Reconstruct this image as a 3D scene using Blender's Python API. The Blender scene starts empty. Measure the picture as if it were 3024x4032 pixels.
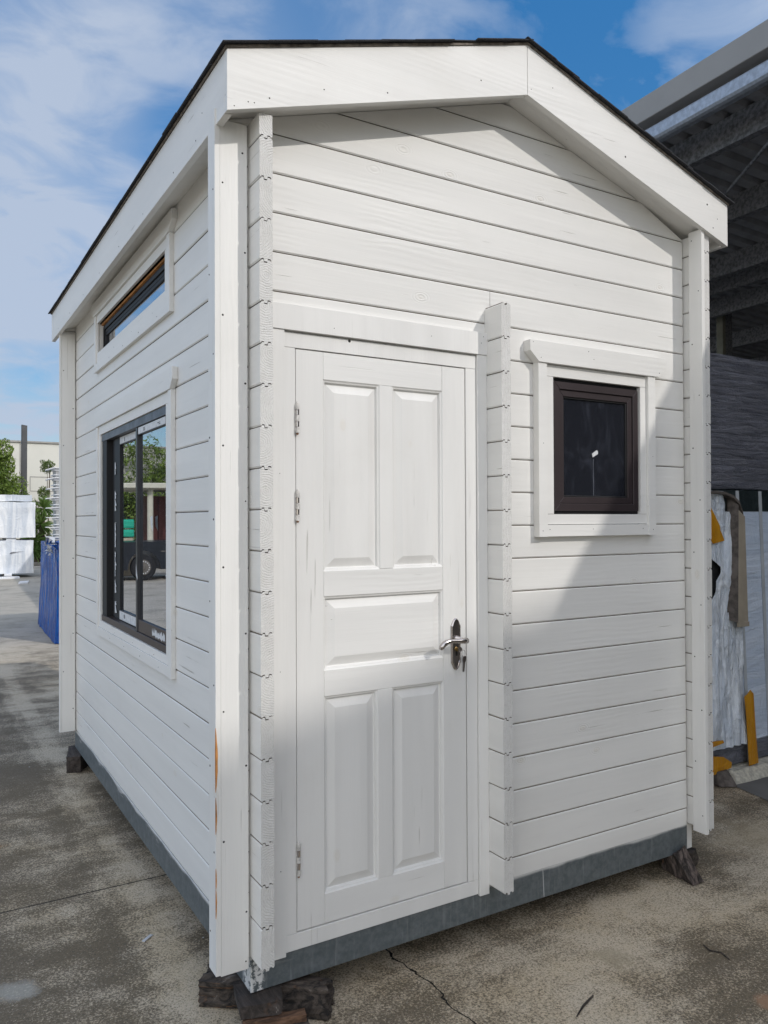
import bpy, bmesh, math, random
from mathutils import Vector, Matrix
from math import radians as RAD, sin, cos, pi
random.seed(7)
sc = bpy.context.scene
col = sc.collection

# ------------------------------------------------------------------ camera
YAW, PITCH, ROLL = RAD(-30.738), RAD(0.607), RAD(-0.235)
cam_d = bpy.data.cameras.new('camera'); cam = bpy.data.objects.new('camera', cam_d); col.objects.link(cam)
fw = Vector((-sin(YAW)*cos(PITCH), cos(YAW)*cos(PITCH), sin(PITCH)))
rt = Vector((cos(YAW), sin(YAW), 0)); up = rt.cross(fw)
r2 = rt*cos(ROLL)+up*sin(ROLL); u2 = -rt*sin(ROLL)+up*cos(ROLL)
m = Matrix((r2, u2, -fw)).transposed().to_4x4(); m.translation = Vector((-0.9272, -2.407, 1.4445))
cam.matrix_world = m
cam_d.sensor_fit = 'HORIZONTAL'; cam_d.sensor_width = 36; cam_d.lens = 3104.66/3024*36
cam_d.clip_start = 0.05; cam_d.clip_end = 2000
sc.camera = cam

# ------------------------------------------------------------------ world, sun, exposure
SUN = Vector((0.50, -1.0, 0.757)).normalized()
SUN_EL = math.asin(SUN.z); SUN_AZ = math.atan2(SUN.x, SUN.y)
w = bpy.data.worlds.new('World'); sc.world = w; w.use_nodes = True
nt = w.node_tree; nt.nodes.clear()
def wn(t, **k):
    n = nt.nodes.new(t)
    for a, b in k.items(): setattr(n, a, b)
    return n
wo = wn('ShaderNodeOutputWorld'); bg = wn('ShaderNodeBackground'); bg.inputs[1].default_value = 0.15
sky = wn('ShaderNodeTexSky', sky_type='NISHITA'); sky.sun_disc = False
sky.sun_elevation = SUN_EL; sky.sun_rotation = SUN_AZ
sky.air_density = 1.0; sky.dust_density = 0.15; sky.ozone_density = 3.0
tc = wn('ShaderNodeTexCoord'); sep = wn('ShaderNodeSeparateXYZ'); nt.links.new(tc.outputs['Generated'], sep.inputs[0])
def wmath(op, a, b=None, c=None):
    n = wn('ShaderNodeMath', operation=op)
    for i, x in enumerate((a, b, c)):
        if x is None: continue
        if isinstance(x, (int, float)): n.inputs[i].default_value = x
        else: nt.links.new(x, n.inputs[i])
    return n.outputs[0]
zz = wmath('ADD', wmath('MAXIMUM', sep.outputs[2], 0.0), 0.22)
cx = wmath('DIVIDE', sep.outputs[0], zz); cy = wmath('DIVIDE', sep.outputs[1], zz)
cmb = wn('ShaderNodeCombineXYZ'); nt.links.new(cx, cmb.inputs[0]); nt.links.new(cy, cmb.inputs[1])
def wnoise(scale, detail, rough, loc=(0, 0, 0), sc3=(1, 1, 1), rot=0.0, dist=0.0):
    mp = wn('ShaderNodeMapping'); nt.links.new(cmb.outputs[0], mp.inputs[0])
    mp.inputs['Location'].default_value = loc; mp.inputs['Scale'].default_value = sc3; mp.inputs['Rotation'].default_value = (0, 0, rot)
    n = wn('ShaderNodeTexNoise'); nt.links.new(mp.outputs[0], n.inputs['Vector'])
    n.inputs['Scale'].default_value = scale; n.inputs['Detail'].default_value = detail; n.inputs['Roughness'].default_value = rough
    n.inputs['Distortion'].default_value = dist
    return n.outputs['Fac']
def wramp(v, a, b):
    n = wn('ShaderNodeMapRange', interpolation_type='SMOOTHSTEP'); nt.links.new(v, n.inputs[0])
    n.inputs[1].default_value = a; n.inputs[2].default_value = b
    return n.outputs[0]
SKYBLOBS = [((0.1457, 0.9258, 0.3487), 0.0349, 0.2618, 0.36), ((0.2153, 0.8384, 0.5007), 0.0175, 0.1745, 0.16), ((0.3585, 0.7745, 0.5212), 0.0175, 0.1571, 0.14), ((0.225, 0.8767, 0.4252), 0.0, 0.1222, -0.38), ((0.3335, 0.8624, 0.3807), 0.0, 0.1047, -0.34), ((0.2743, 0.8665, 0.4172), 0.0, 0.0873, -0.25), ((0.6203, 0.5884, 0.5187), 0.0, 0.2094, -0.12), ((0.6761, 0.5759, 0.4595), 0.0175, 0.192, -0.40), ((0.5738, 0.6225, 0.5323), 0.0, 0.1222, -0.25), ((0.7101, 0.4885, 0.507), 0.0175, 0.1222, 0.28), ((0.1161, 0.975, 0.1894), 0.0, 0.0524, -0.40), ((0.0891, 0.9686, 0.2323), 0.0175, 0.0873, 0.3), ((0.1004, 0.9862, 0.1314), 0.0175, 0.1047, 0.34), ((0.132, 0.965, 0.2264), 0.0, 0.0524, 0.2)]
big = wramp(wnoise(1.3, 3, .5, (3.1, 1.7, 0), rot=.4, dist=.4), .30, .66)
fine = wramp(wnoise(5.0, 8, .56, (8, 2, 0), (1, 1.2, 1), .9, .6), .34, .70)
def wdot(d):
    n = wn('ShaderNodeVectorMath', operation='DOT_PRODUCT'); nt.links.new(tc.outputs['Generated'], n.inputs[0]); n.inputs[1].default_value = Vector(d).normalized(); return n.outputs['Value']
cov = wmath('ADD', wmath('MULTIPLY', big, .30), wmath('MULTIPLY', fine, .50))
# banks of cloud and gaps between them, by compass direction
for d, r0, r1, k in SKYBLOBS:
    cov = wmath('ADD', cov, wmath('MULTIPLY', wramp(wdot(d), cos(r1), cos(r0)), k))
cov = wmath('MAXIMUM', wmath('MINIMUM', cov, .93), .0)
sdot = wmath('MAXIMUM', wdot(SUN), 0.0)
# cloud brightens toward the sun; unseen sky behind and left is boosted as fill
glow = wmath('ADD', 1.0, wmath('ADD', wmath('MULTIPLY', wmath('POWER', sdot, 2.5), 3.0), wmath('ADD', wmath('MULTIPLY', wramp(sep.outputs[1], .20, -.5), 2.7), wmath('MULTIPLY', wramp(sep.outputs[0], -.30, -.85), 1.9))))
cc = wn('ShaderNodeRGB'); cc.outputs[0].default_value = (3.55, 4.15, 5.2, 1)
cw_ = wn('ShaderNodeRGB'); cw_.outputs[0].default_value = (4.05, 3.80, 3.45, 1)  # warm tint of the boosted fill sky behind the viewer
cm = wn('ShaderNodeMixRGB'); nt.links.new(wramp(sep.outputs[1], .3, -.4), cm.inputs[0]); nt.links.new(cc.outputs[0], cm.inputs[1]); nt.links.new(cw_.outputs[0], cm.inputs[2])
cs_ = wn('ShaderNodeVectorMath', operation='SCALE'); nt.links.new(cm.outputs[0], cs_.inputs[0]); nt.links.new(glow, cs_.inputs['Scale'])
hs = wn('ShaderNodeHueSaturation'); hs.inputs['Saturation'].default_value = 1.3; hs.inputs['Hue'].default_value = .497
hv = wn('ShaderNodeMapRange'); nt.links.new(sep.outputs[2], hv.inputs[0]); hv.inputs[1].default_value = 0; hv.inputs[2].default_value = .6; hv.inputs[3].default_value = .60; hv.inputs[4].default_value = 1.3
nt.links.new(hv.outputs[0], hs.inputs['Value'])
nt.links.new(sky.outputs[0], hs.inputs['Color'])
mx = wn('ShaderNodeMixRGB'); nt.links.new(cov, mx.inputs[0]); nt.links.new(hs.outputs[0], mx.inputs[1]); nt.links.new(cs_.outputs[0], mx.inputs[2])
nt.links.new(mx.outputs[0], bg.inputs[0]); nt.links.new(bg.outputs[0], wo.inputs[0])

sd = bpy.data.lights.new('sun', 'SUN'); sd.energy = 2.0; sd.angle = RAD(0.55); sd.color = (1.0, .955, .90)
so = bpy.data.objects.new('sun', sd); col.objects.link(so)
so.rotation_euler = SUN.to_track_quat('Z', 'Y').to_euler(); so.location = (10, -20, 20)
sc.view_settings.view_transform = 'Standard'; sc.view_settings.look = 'None'
sc.view_settings.exposure = -0.14; sc.view_settings.gamma = 1.0; sc.view_settings.use_curve_mapping = False
sc.render.engine = 'CYCLES'
try: sc.cycles.max_bounces = 10; sc.cycles.diffuse_bounces = 6
except Exception: pass

# ------------------------------------------------------------------ materials
class NT:
    def __init__(s, name):
        s.m = bpy.data.materials.new(name); s.m.use_nodes = True; s.t = s.m.node_tree; s.t.nodes.clear()
        s.out = s.t.nodes.new('ShaderNodeOutputMaterial'); s.p = s.t.nodes.new('ShaderNodeBsdfPrincipled')
        s.t.links.new(s.p.outputs[0], s.out.inputs[0]); s.tc = s.t.nodes.new('ShaderNodeTexCoord')
        s.sp = None
    def n(s, t, **k):
        x = s.t.nodes.new(t)
        for a, b in k.items(): setattr(x, a, b)
        return x
    def put(s, sock, v):
        if v is None: return
        if isinstance(v, (int, float)): sock.default_value = v
        elif isinstance(v, tuple): sock.default_value = (*v, 1) if len(v) == 3 and sock.type == 'RGBA' else v
        else: s.t.links.new(v, sock)
    def co(s): return s.tc.outputs['Object']
    def map(s, scale=(1, 1, 1), loc=(0, 0, 0), rot=(0, 0, 0), src=None):
        x = s.n('ShaderNodeMapping'); s.put(x.inputs[0], src or s.co())
        x.inputs['Scale'].default_value = scale; x.inputs['Location'].default_value = loc; x.inputs['Rotation'].default_value = rot
        return x.outputs[0]
    def noise(s, scale, detail=4, rough=.5, vec=None, dist=0.0):
        x = s.n('ShaderNodeTexNoise'); s.put(x.inputs['Vector'], vec or s.co())
        x.inputs['Scale'].default_value = scale; x.inputs['Detail'].default_value = detail
        x.inputs['Roughness'].default_value = rough; x.inputs['Distortion'].default_value = dist
        return x.outputs['Fac']
    def vor(s, scale, vec=None, feature='F1', out='Distance'):
        x = s.n('ShaderNodeTexVoronoi', feature=feature); s.put(x.inputs['Vector'], vec or s.co()); x.inputs['Scale'].default_value = scale
        return x.outputs[out]
    def mr(s, v, a, b, c=0., d=1., smooth=True):
        x = s.n('ShaderNodeMapRange', interpolation_type='SMOOTHSTEP' if smooth else 'LINEAR'); s.put(x.inputs[0], v)
        for i, q in enumerate((a, b, c, d)): x.inputs[i+1].default_value = q
        return x.outputs[0]
    def math(s, op, a, b=None, c=None):
        x = s.n('ShaderNodeMath', operation=op)
        for i, q in enumerate((a, b, c)): s.put(x.inputs[i], q)
        return x.outputs[0]
    def mix(s, f, a, b, mode='MIX'):
        x = s.n('ShaderNodeMixRGB', blend_type=mode); s.put(x.inputs[0], f); s.put(x.inputs[1], a); s.put(x.inputs[2], b)
        return x.outputs[0]
    def xyz(s, i, src=None):
        x = s.n('ShaderNodeSeparateXYZ'); s.put(x.inputs[0], src or s.co()); return x.outputs[i]
    def comb(s, a, b, c):
        x = s.n('ShaderNodeCombineXYZ'); s.put(x.inputs[0], a); s.put(x.inputs[1], b); s.put(x.inputs[2], c); return x.outputs[0]
    def bump(s, h, strength=.3, dist=.002, prev=None):
        x = s.n('ShaderNodeBump'); s.put(x.inputs['Height'], h); x.inputs['Strength'].default_value = strength
        x.inputs['Distance'].default_value = dist
        if prev: s.put(x.inputs['Normal'], prev)
        return x.outputs[0]
    def fin(s, color, rough=.6, metal=0., normal=None, spec=None):
        s.put(s.p.inputs['Base Color'], color); s.put(s.p.inputs['Roughness'], rough); s.put(s.p.inputs['Metallic'], metal)
        if normal: s.put(s.p.inputs['Normal'], normal)
        if spec is not None: s.put(s.p.inputs['Specular IOR Level'], spec)
        return s.m

def plain(name, c, rough=.6, metal=0., var=.12, scale=6., bump=.0, bscale=60.):
    t = NT(name); f = t.mr(t.noise(scale, 5, .6), .3, .7)
    colr = t.mix(f, tuple(x*(1-var) for x in c), tuple(min(1, x*(1+var)) for x in c))
    nrm = t.bump(t.noise(bscale, 4, .6), bump, .003) if bump else None
    return t.fin(colr, rough, metal, nrm)

def paint(name, axis, base=(.790, .778, .748), crack=.6, rows=None, kn=.55):
    """white paint on sawn pine: grain, knots and drying cracks follow the board"""
    t = NT(name)
    g = [44., 44., 44.]; g[axis] = 1.6
    gr = t.noise(1.0, 5, .65, t.map(tuple(g)), .25)
    g2 = [9., 9., 9.]; g2[axis] = .8
    rings = t.n('ShaderNodeTexWave', wave_type='BANDS', bands_direction='XYZ'[(axis+2) % 3] if axis != 2 else 'X')
    t.put(rings.inputs['Vector'], t.map(tuple([1. if i != axis else .22 for i in range(3)])))
    rings.inputs['Scale'].default_value = 14; rings.inputs['Distortion'].default_value = 9; rings.inputs['Detail'].default_value = 3
    rings.inputs['Detail Scale'].default_value = .8
    tone = t.noise(1.0, 3, .5, t.map(tuple(g2)))
    kv = [2.6, 2.6, 2.6]; kv[axis] = 1.5
    kd = t.vor(1.9, t.map(tuple(kv), (.3, .7, .2)))
    knot = t.mr(kd, .035, .085, 1, 0)
    kring = t.math('MULTIPLY', t.math('SINE', t.math('MULTIPLY', kd, 190.)), t.mr(kd, .02, .16, 1, 0))
    c3 = [95., 95., 95.]; c3[axis] = 2.4
    ck = t.mr(t.noise(1.0, 3, .55, t.map(tuple(c3), (7, 3, 5))), .675, .72)
    patch = t.mr(t.noise(1.6, 3, .5, t.map((1, 1, 1), (4, 4, 4))), .47, .60)
    ck = t.math('MULTIPLY', ck, patch)
    dirt = t.mr(t.noise(3.0, 6, .65, t.map((1, 1, 1), (9, 1, 2))), .50, .80)
    c = t.mix(t.mr(tone, .3, .7), tuple(x*.93 for x in base), base)
    if rows is not None:
        wr = t.n('ShaderNodeTexWhiteNoise', noise_dimensions='1D'); t.put(wr.inputs['W'], t.math('FLOOR', t.math('DIVIDE', t.math('ADD', t.xyz(2), rows), .13)))
        c = t.mix(t.math('MULTIPLY', wr.outputs['Value'], .07), c, (.50, .49, .47))
    c = t.mix(t.math('MULTIPLY', t.mr(gr, .55, .8), .10), c, (.52, .50, .46))
    c = t.mix(t.math('MULTIPLY', dirt, .10), c, (.50, .47, .40))
    c = t.mix(t.math('MULTIPLY', knot, .16), c, (.60, .52, .38))
    c = t.mix(t.math('MULTIPLY', ck, crack), c, (.28, .25, .21))
    h = t.math('ADD', t.math('MULTIPLY', gr, .8), t.math('MULTIPLY', rings.outputs['Fac'], t.math('MULTIPLY', t.mr(t.noise(2.2, 3, .5, t.map((1, 1, 1), (3, 7, 1))), .45, .65), .30)))
    h = t.math('ADD', h, t.math('MULTIPLY', kring, kn))
    h = t.math('SUBTRACT', h, t.math('MULTIPLY', ck, 1.6))
    nrm = t.bump(h, .6, .0018)
    nrm = t.bump(t.noise(4.0, 3, .5), .10, .012, nrm)
    return t.fin(c, .52, 0, nrm, .35)

PX, PY, PZ = paint('white_paint_along_x', 0), paint('white_paint_along_y', 1), paint('white_paint_upright', 2, crack=.35)
PXW, PYW = paint('white_log_wall_front', 0, rows=2.6-.1237-.18), paint('white_log_wall_side', 1, rows=2.6-.0514-.18)
PDOOR = paint('white_door_paint_upright', 2, (.775, .765, .740), .35, kn=.15)
PDOORX = paint('white_door_paint_level', 0, (.775, .765, .740), .5, kn=.2)

def endgrain():
    t = NT('painted_end_grain')
    h = .13
    zz_ = t.math('DIVIDE', t.math('ADD', t.xyz(2), 2.6-.0514-.18), h)
    row = t.math('FLOOR', zz_); fr = t.math('MULTIPLY', t.math('SUBTRACT', t.math('FRACT', zz_), .5), h)
    wnz = t.n('ShaderNodeTexWhiteNoise', noise_dimensions='1D'); t.put(wnz.inputs['W'], row)
    s1 = t.n('ShaderNodeSeparateColor'); t.put(s1.inputs[0], wnz.outputs['Color'])
    px = t.math('ADD', t.xyz(0), t.math('SUBTRACT', t.math('MULTIPLY', s1.outputs[0], .16), .10))
    pz = t.math('ADD', fr, t.math('SUBTRACT', t.math('MULTIPLY', s1.outputs[1], .20), .10))
    v = t.comb(px, 0., pz)
    wv = t.n('ShaderNodeTexWave', wave_type='RINGS', rings_direction='Y'); t.put(wv.inputs['Vector'], v)
    wv.inputs['Scale'].default_value = 42; wv.inputs['Distortion'].default_value = 5; wv.inputs['Detail'].default_value = 3; wv.inputs['Detail Scale'].default_value = 1.5
    sp = t.noise(260, 5, .7); bl = t.mr(t.noise(34, 5, .7), .35, .7)
    c = t.mix(t.math('MULTIPLY', wv.outputs['Fac'], .20), (.70, .69, .665), (.50, .48, .45))
    c = t.mix(t.math('MULTIPLY', t.mr(sp, .48, .68), .45), c, (.40, .385, .36))
    c = t.mix(t.math('MULTIPLY', bl, .45), c, (.80, .79, .77))
    c = t.mix(t.math('MULTIPLY', t.mr(s1.outputs[2], 0, 1), .16), c, (.52, .50, .46))
    hh = t.math('ADD', t.math('MULTIPLY', wv.outputs['Fac'], .4), sp)
    return t.fin(c, .8, 0, t.bump(hh, .7, .003))
EG = endgrain()

def steel():
    t = NT('galvanised_steel')
    sp = t.mr(t.vor(42, t.map((1, 1, 1)), out='Distance'), .1, .7)
    n1 = t.mr(t.noise(26, 6, .7), .35, .68)
    st = t.mr(t.noise(1, 5, .6, t.map((60, 60, 4))), .55, .75)
    c = t.mix(n1, (.110, .130, .140), (.175, .198, .208)); c = t.mix(t.math('MULTIPLY', sp, .12), c, (.21, .25, .275))
    c = t.mix(t.math('MULTIPLY', st, .35), c, (.36, .38, .39))
    # brush marks of wall paint along the top lip and at the corner
    z = t.math('SUBTRACT', t.xyz(2), .18); edge = t.mr(t.math('ADD', z, t.math('MULTIPLY', t.noise(3.2, 3, .5, t.map((1, 1, .3))), .05)), .056, .070)
    sm = t.math('MULTIPLY', t.mr(t.noise(1, 4, .6, t.map((5, 5, 50))), .54, .62), t.mr(t.noise(2.3, 3, .5, t.map((1, 1, .1), (3, 1, 0))), .48, .58))
    sm = t.math('MULTIPLY', sm, t.mr(z, -.01, .02))
    cr = t.math('MULTIPLY', t.mr(t.xyz(0), .055, .035), t.mr(t.math('ADD', t.noise(38, 4, .7), t.math('MULTIPLY', t.xyz(0), -1.2)), .42, .47))
    cr = t.math('MULTIPLY', cr, t.mr(t.xyz(1), .09, .05))
    f = t.math('MAXIMUM', t.math('MAXIMUM', t.math('MULTIPLY', edge, .9), t.math('MULTIPLY', sm, .6)), cr)
    dr = t.math('MULTIPLY', t.mr(t.math('ABSOLUTE', t.math('SUBTRACT', t.math('ADD', t.xyz(0), t.math('MULTIPLY', z, .05)), 1.242)), .0022, .001), .8)
    f = t.math('MAXIMUM', f, dr)
    c = t.mix(f, c, (.66, .66, .65))
    return t.fin(c, .48, t.mr(f, 0, 1, .35, 0), t.bump(t.noise(30, 4, .6), .15, .004))
STEEL = steel()

def concrete():
    t = NT('stained_concrete')
    b1 = t.noise(1.15, 7, .62, t.map((1, 1, 1), (2.3, 5.1, 0)), .35)
    b2 = t.noise(3.6, 7, .68, t.map((1, 1, 1), (7.7, 1.1, 0)), .3)
    sp = t.noise(110, 5, .85); sp2 = t.noise(170, 4, .8)
    big = t.noise(.22, 4, .55, t.map((1, 1, 1), (1.3, 8.2, 0)))
    str_ = t.noise(1, 5, .65, t.map((.9, 9, 1), rot=(0, 0, .12)))
    x, y = t.xyz(0), t.xyz(1)
    d = t.math('ADD', t.math('MULTIPLY', b1, .60), t.math('MULTIPLY', b2, .42))
    d = t.math('ADD', d, t.math('MULTIPLY', t.math('SUBTRACT', sp, .5), .95))
    d = t.math('ADD', d, t.math('MULTIPLY', t.math('SUBTRACT', str_, .5), .22))
    # mould grows mostly close to the cabin; the yard beyond is cleaner
    near = t.mr(y, 4.5, 12, 0, 1)
    d = t.math('ADD', d, t.math('MULTIPLY', near, .07))
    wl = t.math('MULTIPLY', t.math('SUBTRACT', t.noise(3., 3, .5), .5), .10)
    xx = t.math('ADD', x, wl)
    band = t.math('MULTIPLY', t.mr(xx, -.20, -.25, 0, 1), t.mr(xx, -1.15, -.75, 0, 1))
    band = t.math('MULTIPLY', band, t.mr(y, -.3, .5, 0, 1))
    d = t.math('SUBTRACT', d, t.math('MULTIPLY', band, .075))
    clean = t.math('MULTIPLY', t.mr(xx, -.17, -.12, 0, 1), t.mr(x, .0, -.05, 0, 1))
    d = t.math('ADD', d, t.math('MULTIPLY', clean, .06))
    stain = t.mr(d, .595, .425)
    c = t.mix(t.mr(b2, .35, .65), (.60, .485, .325), (.63, .535, .40))
    c = t.mix(t.mr(big, .4, .62), c, (.58, .505, .39))
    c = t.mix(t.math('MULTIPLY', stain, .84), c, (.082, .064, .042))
    c = t.mix(t.math('MULTIPLY', near, .8), c, t.mix(stain, (.50, .475, .42), (.34, .32, .275)))
    c = t.mix(t.math('MULTIPLY', t.mr(sp2, .53, .60), .70), c, (.075, .068, .052))
    c = t.mix(t.math('MULTIPLY', t.mr(t.noise(120, 2, .6, t.map((1, 1, 1), (5, 5, 5))), .62, .70), .35), c, (.50, .46, .38))
    # rusty spill and pale cement spill
    def blob(px, py, r, col_, k):
        dd = t.math('SQRT', t.math('ADD', t.math('POWER', t.math('SUBTRACT', x, px), 2.), t.math('POWER', t.math('SUBTRACT', y, py), 2.)))
        dd = t.math('ADD', dd, t.math('MULTIPLY', t.math('SUBTRACT', sp, .5), r*1.2))
        dd = t.math('ADD', dd, t.math('MULTIPLY', t.math('SUBTRACT', b2, .5), r*3.2))
        return t.math('MULTIPLY', t.mr(dd, r*.45, r, 1, 0), k), col_
    for px, py, r, cl, k in ((-.82, 1.95, .26, (.33, .17, .055), .55), (-.62, .60, .085, (.50, .50, .46), .5), 
                             (1.32, -.30, .12, (.40, .34, .24), .6), (2.75, .05, .33, (.42, .35, .24), .45), (1.55, -.78, .05, (.42, .25, .15), .7)):
        f, cl = blob(px, py, r, cl, k); c = t.mix(f, c, cl)
    # white droppings
    vd = t.vor(5.2, t.map((1, 1, 1), (.2, .4, 0))); c = t.mix(t.math('MULTIPLY', t.mr(vd, .022, .03, 1, 0), t.mr(t.noise(2.7, 2, .5), .45, .5)), c, (.58, .57, .52))
    # saw joint along x at y = 1.24 and every 4.8 m, others along y
    jy = t.math('ABSOLUTE', t.math('SUBTRACT', t.math('MODULO', t.math('ADD', y, 4.8*20+2.4-1.24), 4.8), 2.4))
    jx = t.math('ABSOLUTE', t.math('SUBTRACT', t.math('MODULO', t.math('ADD', x, 5.2*20+2.6-4.4), 5.2), 2.6))
    wob = t.math('MULTIPLY', t.math('SUBTRACT', t.noise(30, 3, .6), .5), .006)
    jt = t.math('MAXIMUM', t.mr(t.math('ADD', jy, wob), .0045, .003), t.mr(t.math('ADD', jx, wob), .0045, .003))
    # wandering cracks
    cw = t.math('ADD', t.math('MULTIPLY', t.math('SUBTRACT', t.noise(4.5, 5, .65), .5), .11), t.math('MULTIPLY', t.math('SINE', t.math('MULTIPLY', y, 6.)), .008))
    cx_ = t.math('ABSOLUTE', t.math('SUBTRACT', t.math('ADD', x, cw), .615))
    ck = t.math('MULTIPLY', t.mr(cx_, .0042, .0018), t.mr(y, .95, .85))
    dk = t.math('MAXIMUM', jt, ck)
    c = t.mix(dk, c, (.022, .020, .017))
    h = t.math('SUBTRACT', t.math('ADD', t.math('MULTIPLY', sp, .9), t.math('MULTIPLY', sp2, .7)), t.math('MULTIPLY', dk, 2.5))
    return t.fin(c, .88, 0, t.bump(h, .7, .0035), .25)
CONC = concrete()

def rot_wood(name, a, b, axis):
    t = NT(name); g = [34.]*3; g[axis] = 3
    n1 = t.noise(1, 6, .7, t.map(tuple(g)), .6); n2 = t.noise(9, 4, .6)
    c = t.mix(t.mr(n1, .38, .64), a, b); c = t.mix(t.math('MULTIPLY', t.mr(n1, .62, .72), .8), c, (.30, .27, .24))
    c = t.mix(t.math('MULTIPLY', t.mr(n2, .62, .74), .5), c, (.28, .13, .05))
    return t.fin(c, .9, 0, t.bump(n1, 1., .012))
RW = rot_wood('rotten_sleeper_wood', (.012, .010, .009), (.095, .075, .06), 0)
RWZ = rot_wood('rotten_post_wood', (.02, .016, .014), (.16, .125, .11), 2)
BLK = rot_wood('dark_block_wood', (.03, .024, .02), (.075, .06, .052), 1)
BRN = rot_wood('brown_split_wood', (.07, .038, .022), (.22, .12, .07), 0)
FRESH = plain('bare_split_pine', (.52, .23, .065), .7, 0, .35, 22, .4)
SCREW = plain('dark_screw', (.03, .028, .026), .5, .5)
DARKALU = plain('dark_grey_aluminium', (.040, .041, .046), .38, .3, .15)
BROWNALU = plain('brown_aluminium', (.052, .038, .034), .42, .15, .12)
HEADALU = plain('scuffed_grey_aluminium', (.11, .115, .13), .45, .3, .35, 14)
DBROWN = plain('brown_window_vinyl', (.034, .025, .027), .42, 0, .10, 5)
DBLACK = plain('black_gasket', (.008, .008, .009), .6)
INDARK = plain('dark_interior_shade', (.030, .026, .024), .8)  # dark colour stands in for the shade indoors
TAPE = plain('printed_white_label', (.62, .63, .64), .6, 0, .12, 40)
INK = plain('black_print', (.02, .02, .02), .6)
CHROME = plain('satin_nickel', (.56, .52, .50), .16, 1., .06)
PEWTER = plain('dark_nickel', (.27, .245, .235), .30, 1., .1)
BRASS = plain('brass', (.55, .38, .14), .3, 1.)
HINGE = plain('painted_hinge', (.62, .60, .57), .5, .1, .25, 60)
RUST = plain('brown_rust', (.25, .14, .08), .8)
def glassmat(name, tint, ior=1.62, base=0.0, haze=.012):
    t = NT(name); t.t.nodes.remove(t.p)
    f = t.n('ShaderNodeFresnel'); f.inputs[0].default_value = ior
    g = t.n('ShaderNodeBsdfGlossy'); g.inputs['Roughness'].default_value = 0.0; g.inputs[0].default_value = (.95, .97, 1, 1)
    tr = t.n('ShaderNodeBsdfTransparent'); tr.inputs[0].default_value = (*tint, 1)
    mm = t.n('ShaderNodeMixShader'); t.put(mm.inputs[0], t.math('MINIMUM', t.math('ADD', t.math('MULTIPLY', f.outputs[0], .65), base), 1.0)); t.put(mm.inputs[1], tr.outputs[0]); t.put(mm.inputs[2], g.outputs[0])
    # faint wiping marks; the even bluish haze is painted to lift the dark pane
    df = t.n('ShaderNodeBsdfDiffuse'); df.inputs[0].default_value = (.30, .33, .42, 1)
    dm = t.math('ADD', t.math('MULTIPLY', t.mr(t.noise(1, 4, .6, t.map((11, 11, 5)), 1.5), .48, .72), .05), haze)
    m2 = t.n('ShaderNodeMixShader'); t.put(m2.inputs[0], dm); t.put(m2.inputs[1], mm.outputs[0]); t.put(m2.inputs[2], df.outputs[0])
    t.put(t.out.inputs[0], m2.outputs[0]); return t.m
GLASS = glassmat('tinted_window_glass', (.22, .24, .26), 2.0, .42)
GLASS2 = glassmat('dark_window_glass', (.35, .34, .36), 1.45, 0.0, .045)

def shingle():
    t = NT('bitumen_shingle'); n = t.noise(400, 3, .7); b = t.noise(3, 4, .5)
    c = t.mix(t.mr(n, .4, .65), (.012, .013, .017), (.06, .062, .07)); c = t.mix(t.math('MULTIPLY', t.mr(b, .4, .7), .3), c, (.02, .02, .024))
    return t.fin(c, .92, 0, t.bump(n, .8, .003))
SHIN = shingle()
FELT = plain('weathered_deck_edge', (.17, .145, .12), .9, 0, .5, 40, .6)

def wrapmat(name, c1, c2, rough, axis, amp, sc_=10, spec=.5, metal=0.):
    t = NT(name); g = [sc_]*3; g[axis] = sc_*.12
    n1 = t.noise(1, 5, .62, t.map(tuple(g)), 1.2); n2 = t.noise(5, 4, .6, None, .8)
    h = t.math('ADD', t.math('ABSOLUTE', t.math('SUBTRACT', n1, .5)), t.math('MULTIPLY', t.math('ABSOLUTE', t.math('SUBTRACT', n2, .5)), .8))
    c = t.mix(t.mr(n1, .40, .62), c1, c2)
    return t.fin(c, rough, metal, t.bump(h, amp, .05), spec)
WRAPW = wrapmat('white_shrink_wrap', (.82, .84, .86), (.55, .60, .67), .40, 2, .8, 2.4)
WRAPB = wrapmat('blue_glossy_wrap', (.002, .045, .26), (.01, .125, .48), .22, 2, .9, 20, .45)
WRAPK = wrapmat('black_stretch_wrap', (.10, .105, .13), (.17, .175, .21), .30, 0, .8, 30, .9)
WRAPS = wrapmat('silvery_plastic_wrap', (.66, .73, .83), (.82, .87, .93), .30, 2, 1., 22, .6)
WRAPP = wrapmat('pale_blue_plastic_wrap', (.50, .58, .70), (.60, .67, .78), .28, 0, .55, 6, .6)
WRAPG = wrapmat('green_plastic_wrap', (.01, .38, .24), (.02, .50, .33), .35, 0, .5, 8)
ORANGE = wrapmat('orange_tape', (.50, .22, .010), (.62, .30, .02), .35, 2, .5, 9)
CLEAR = plain('clear_plastic_scrap', (.55, .57, .60), .3)
GALV = plain('galvanised_purlin', (.17, .175, .19), .55, .1, .5, 30, .4)
GALVL = plain('galvanised_eave_tube', (.36, .40, .46), .42, .25, .18, 30, .3)
ROOFSH = plain('roof_sheet_underside', (.30, .305, .32), .6, .05, .15)
FASC = plain('grey_fascia_steel', (.29, .28, .265), .5, .0, .05, 2)
DARKW = plain('dark_shed_wall', (.03, .03, .036), .9)
FACT = plain('cream_tilt_panel', (.60, .59, .53), .8, 0, .04, .6, .1, 30)
FACTD = plain('panel_joint', (.30, .29, .27), .8)
POSTM = plain('dark_grey_post', (.062, .064, .068), .6, 0, .1)
WH = plain('dark_warehouse_cladding', (.09, .085, .082), .8, 0, .1, 1)
KERB = plain('kerb_concrete', (.25, .235, .21), .9, 0, .2, 4, .4)
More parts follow.
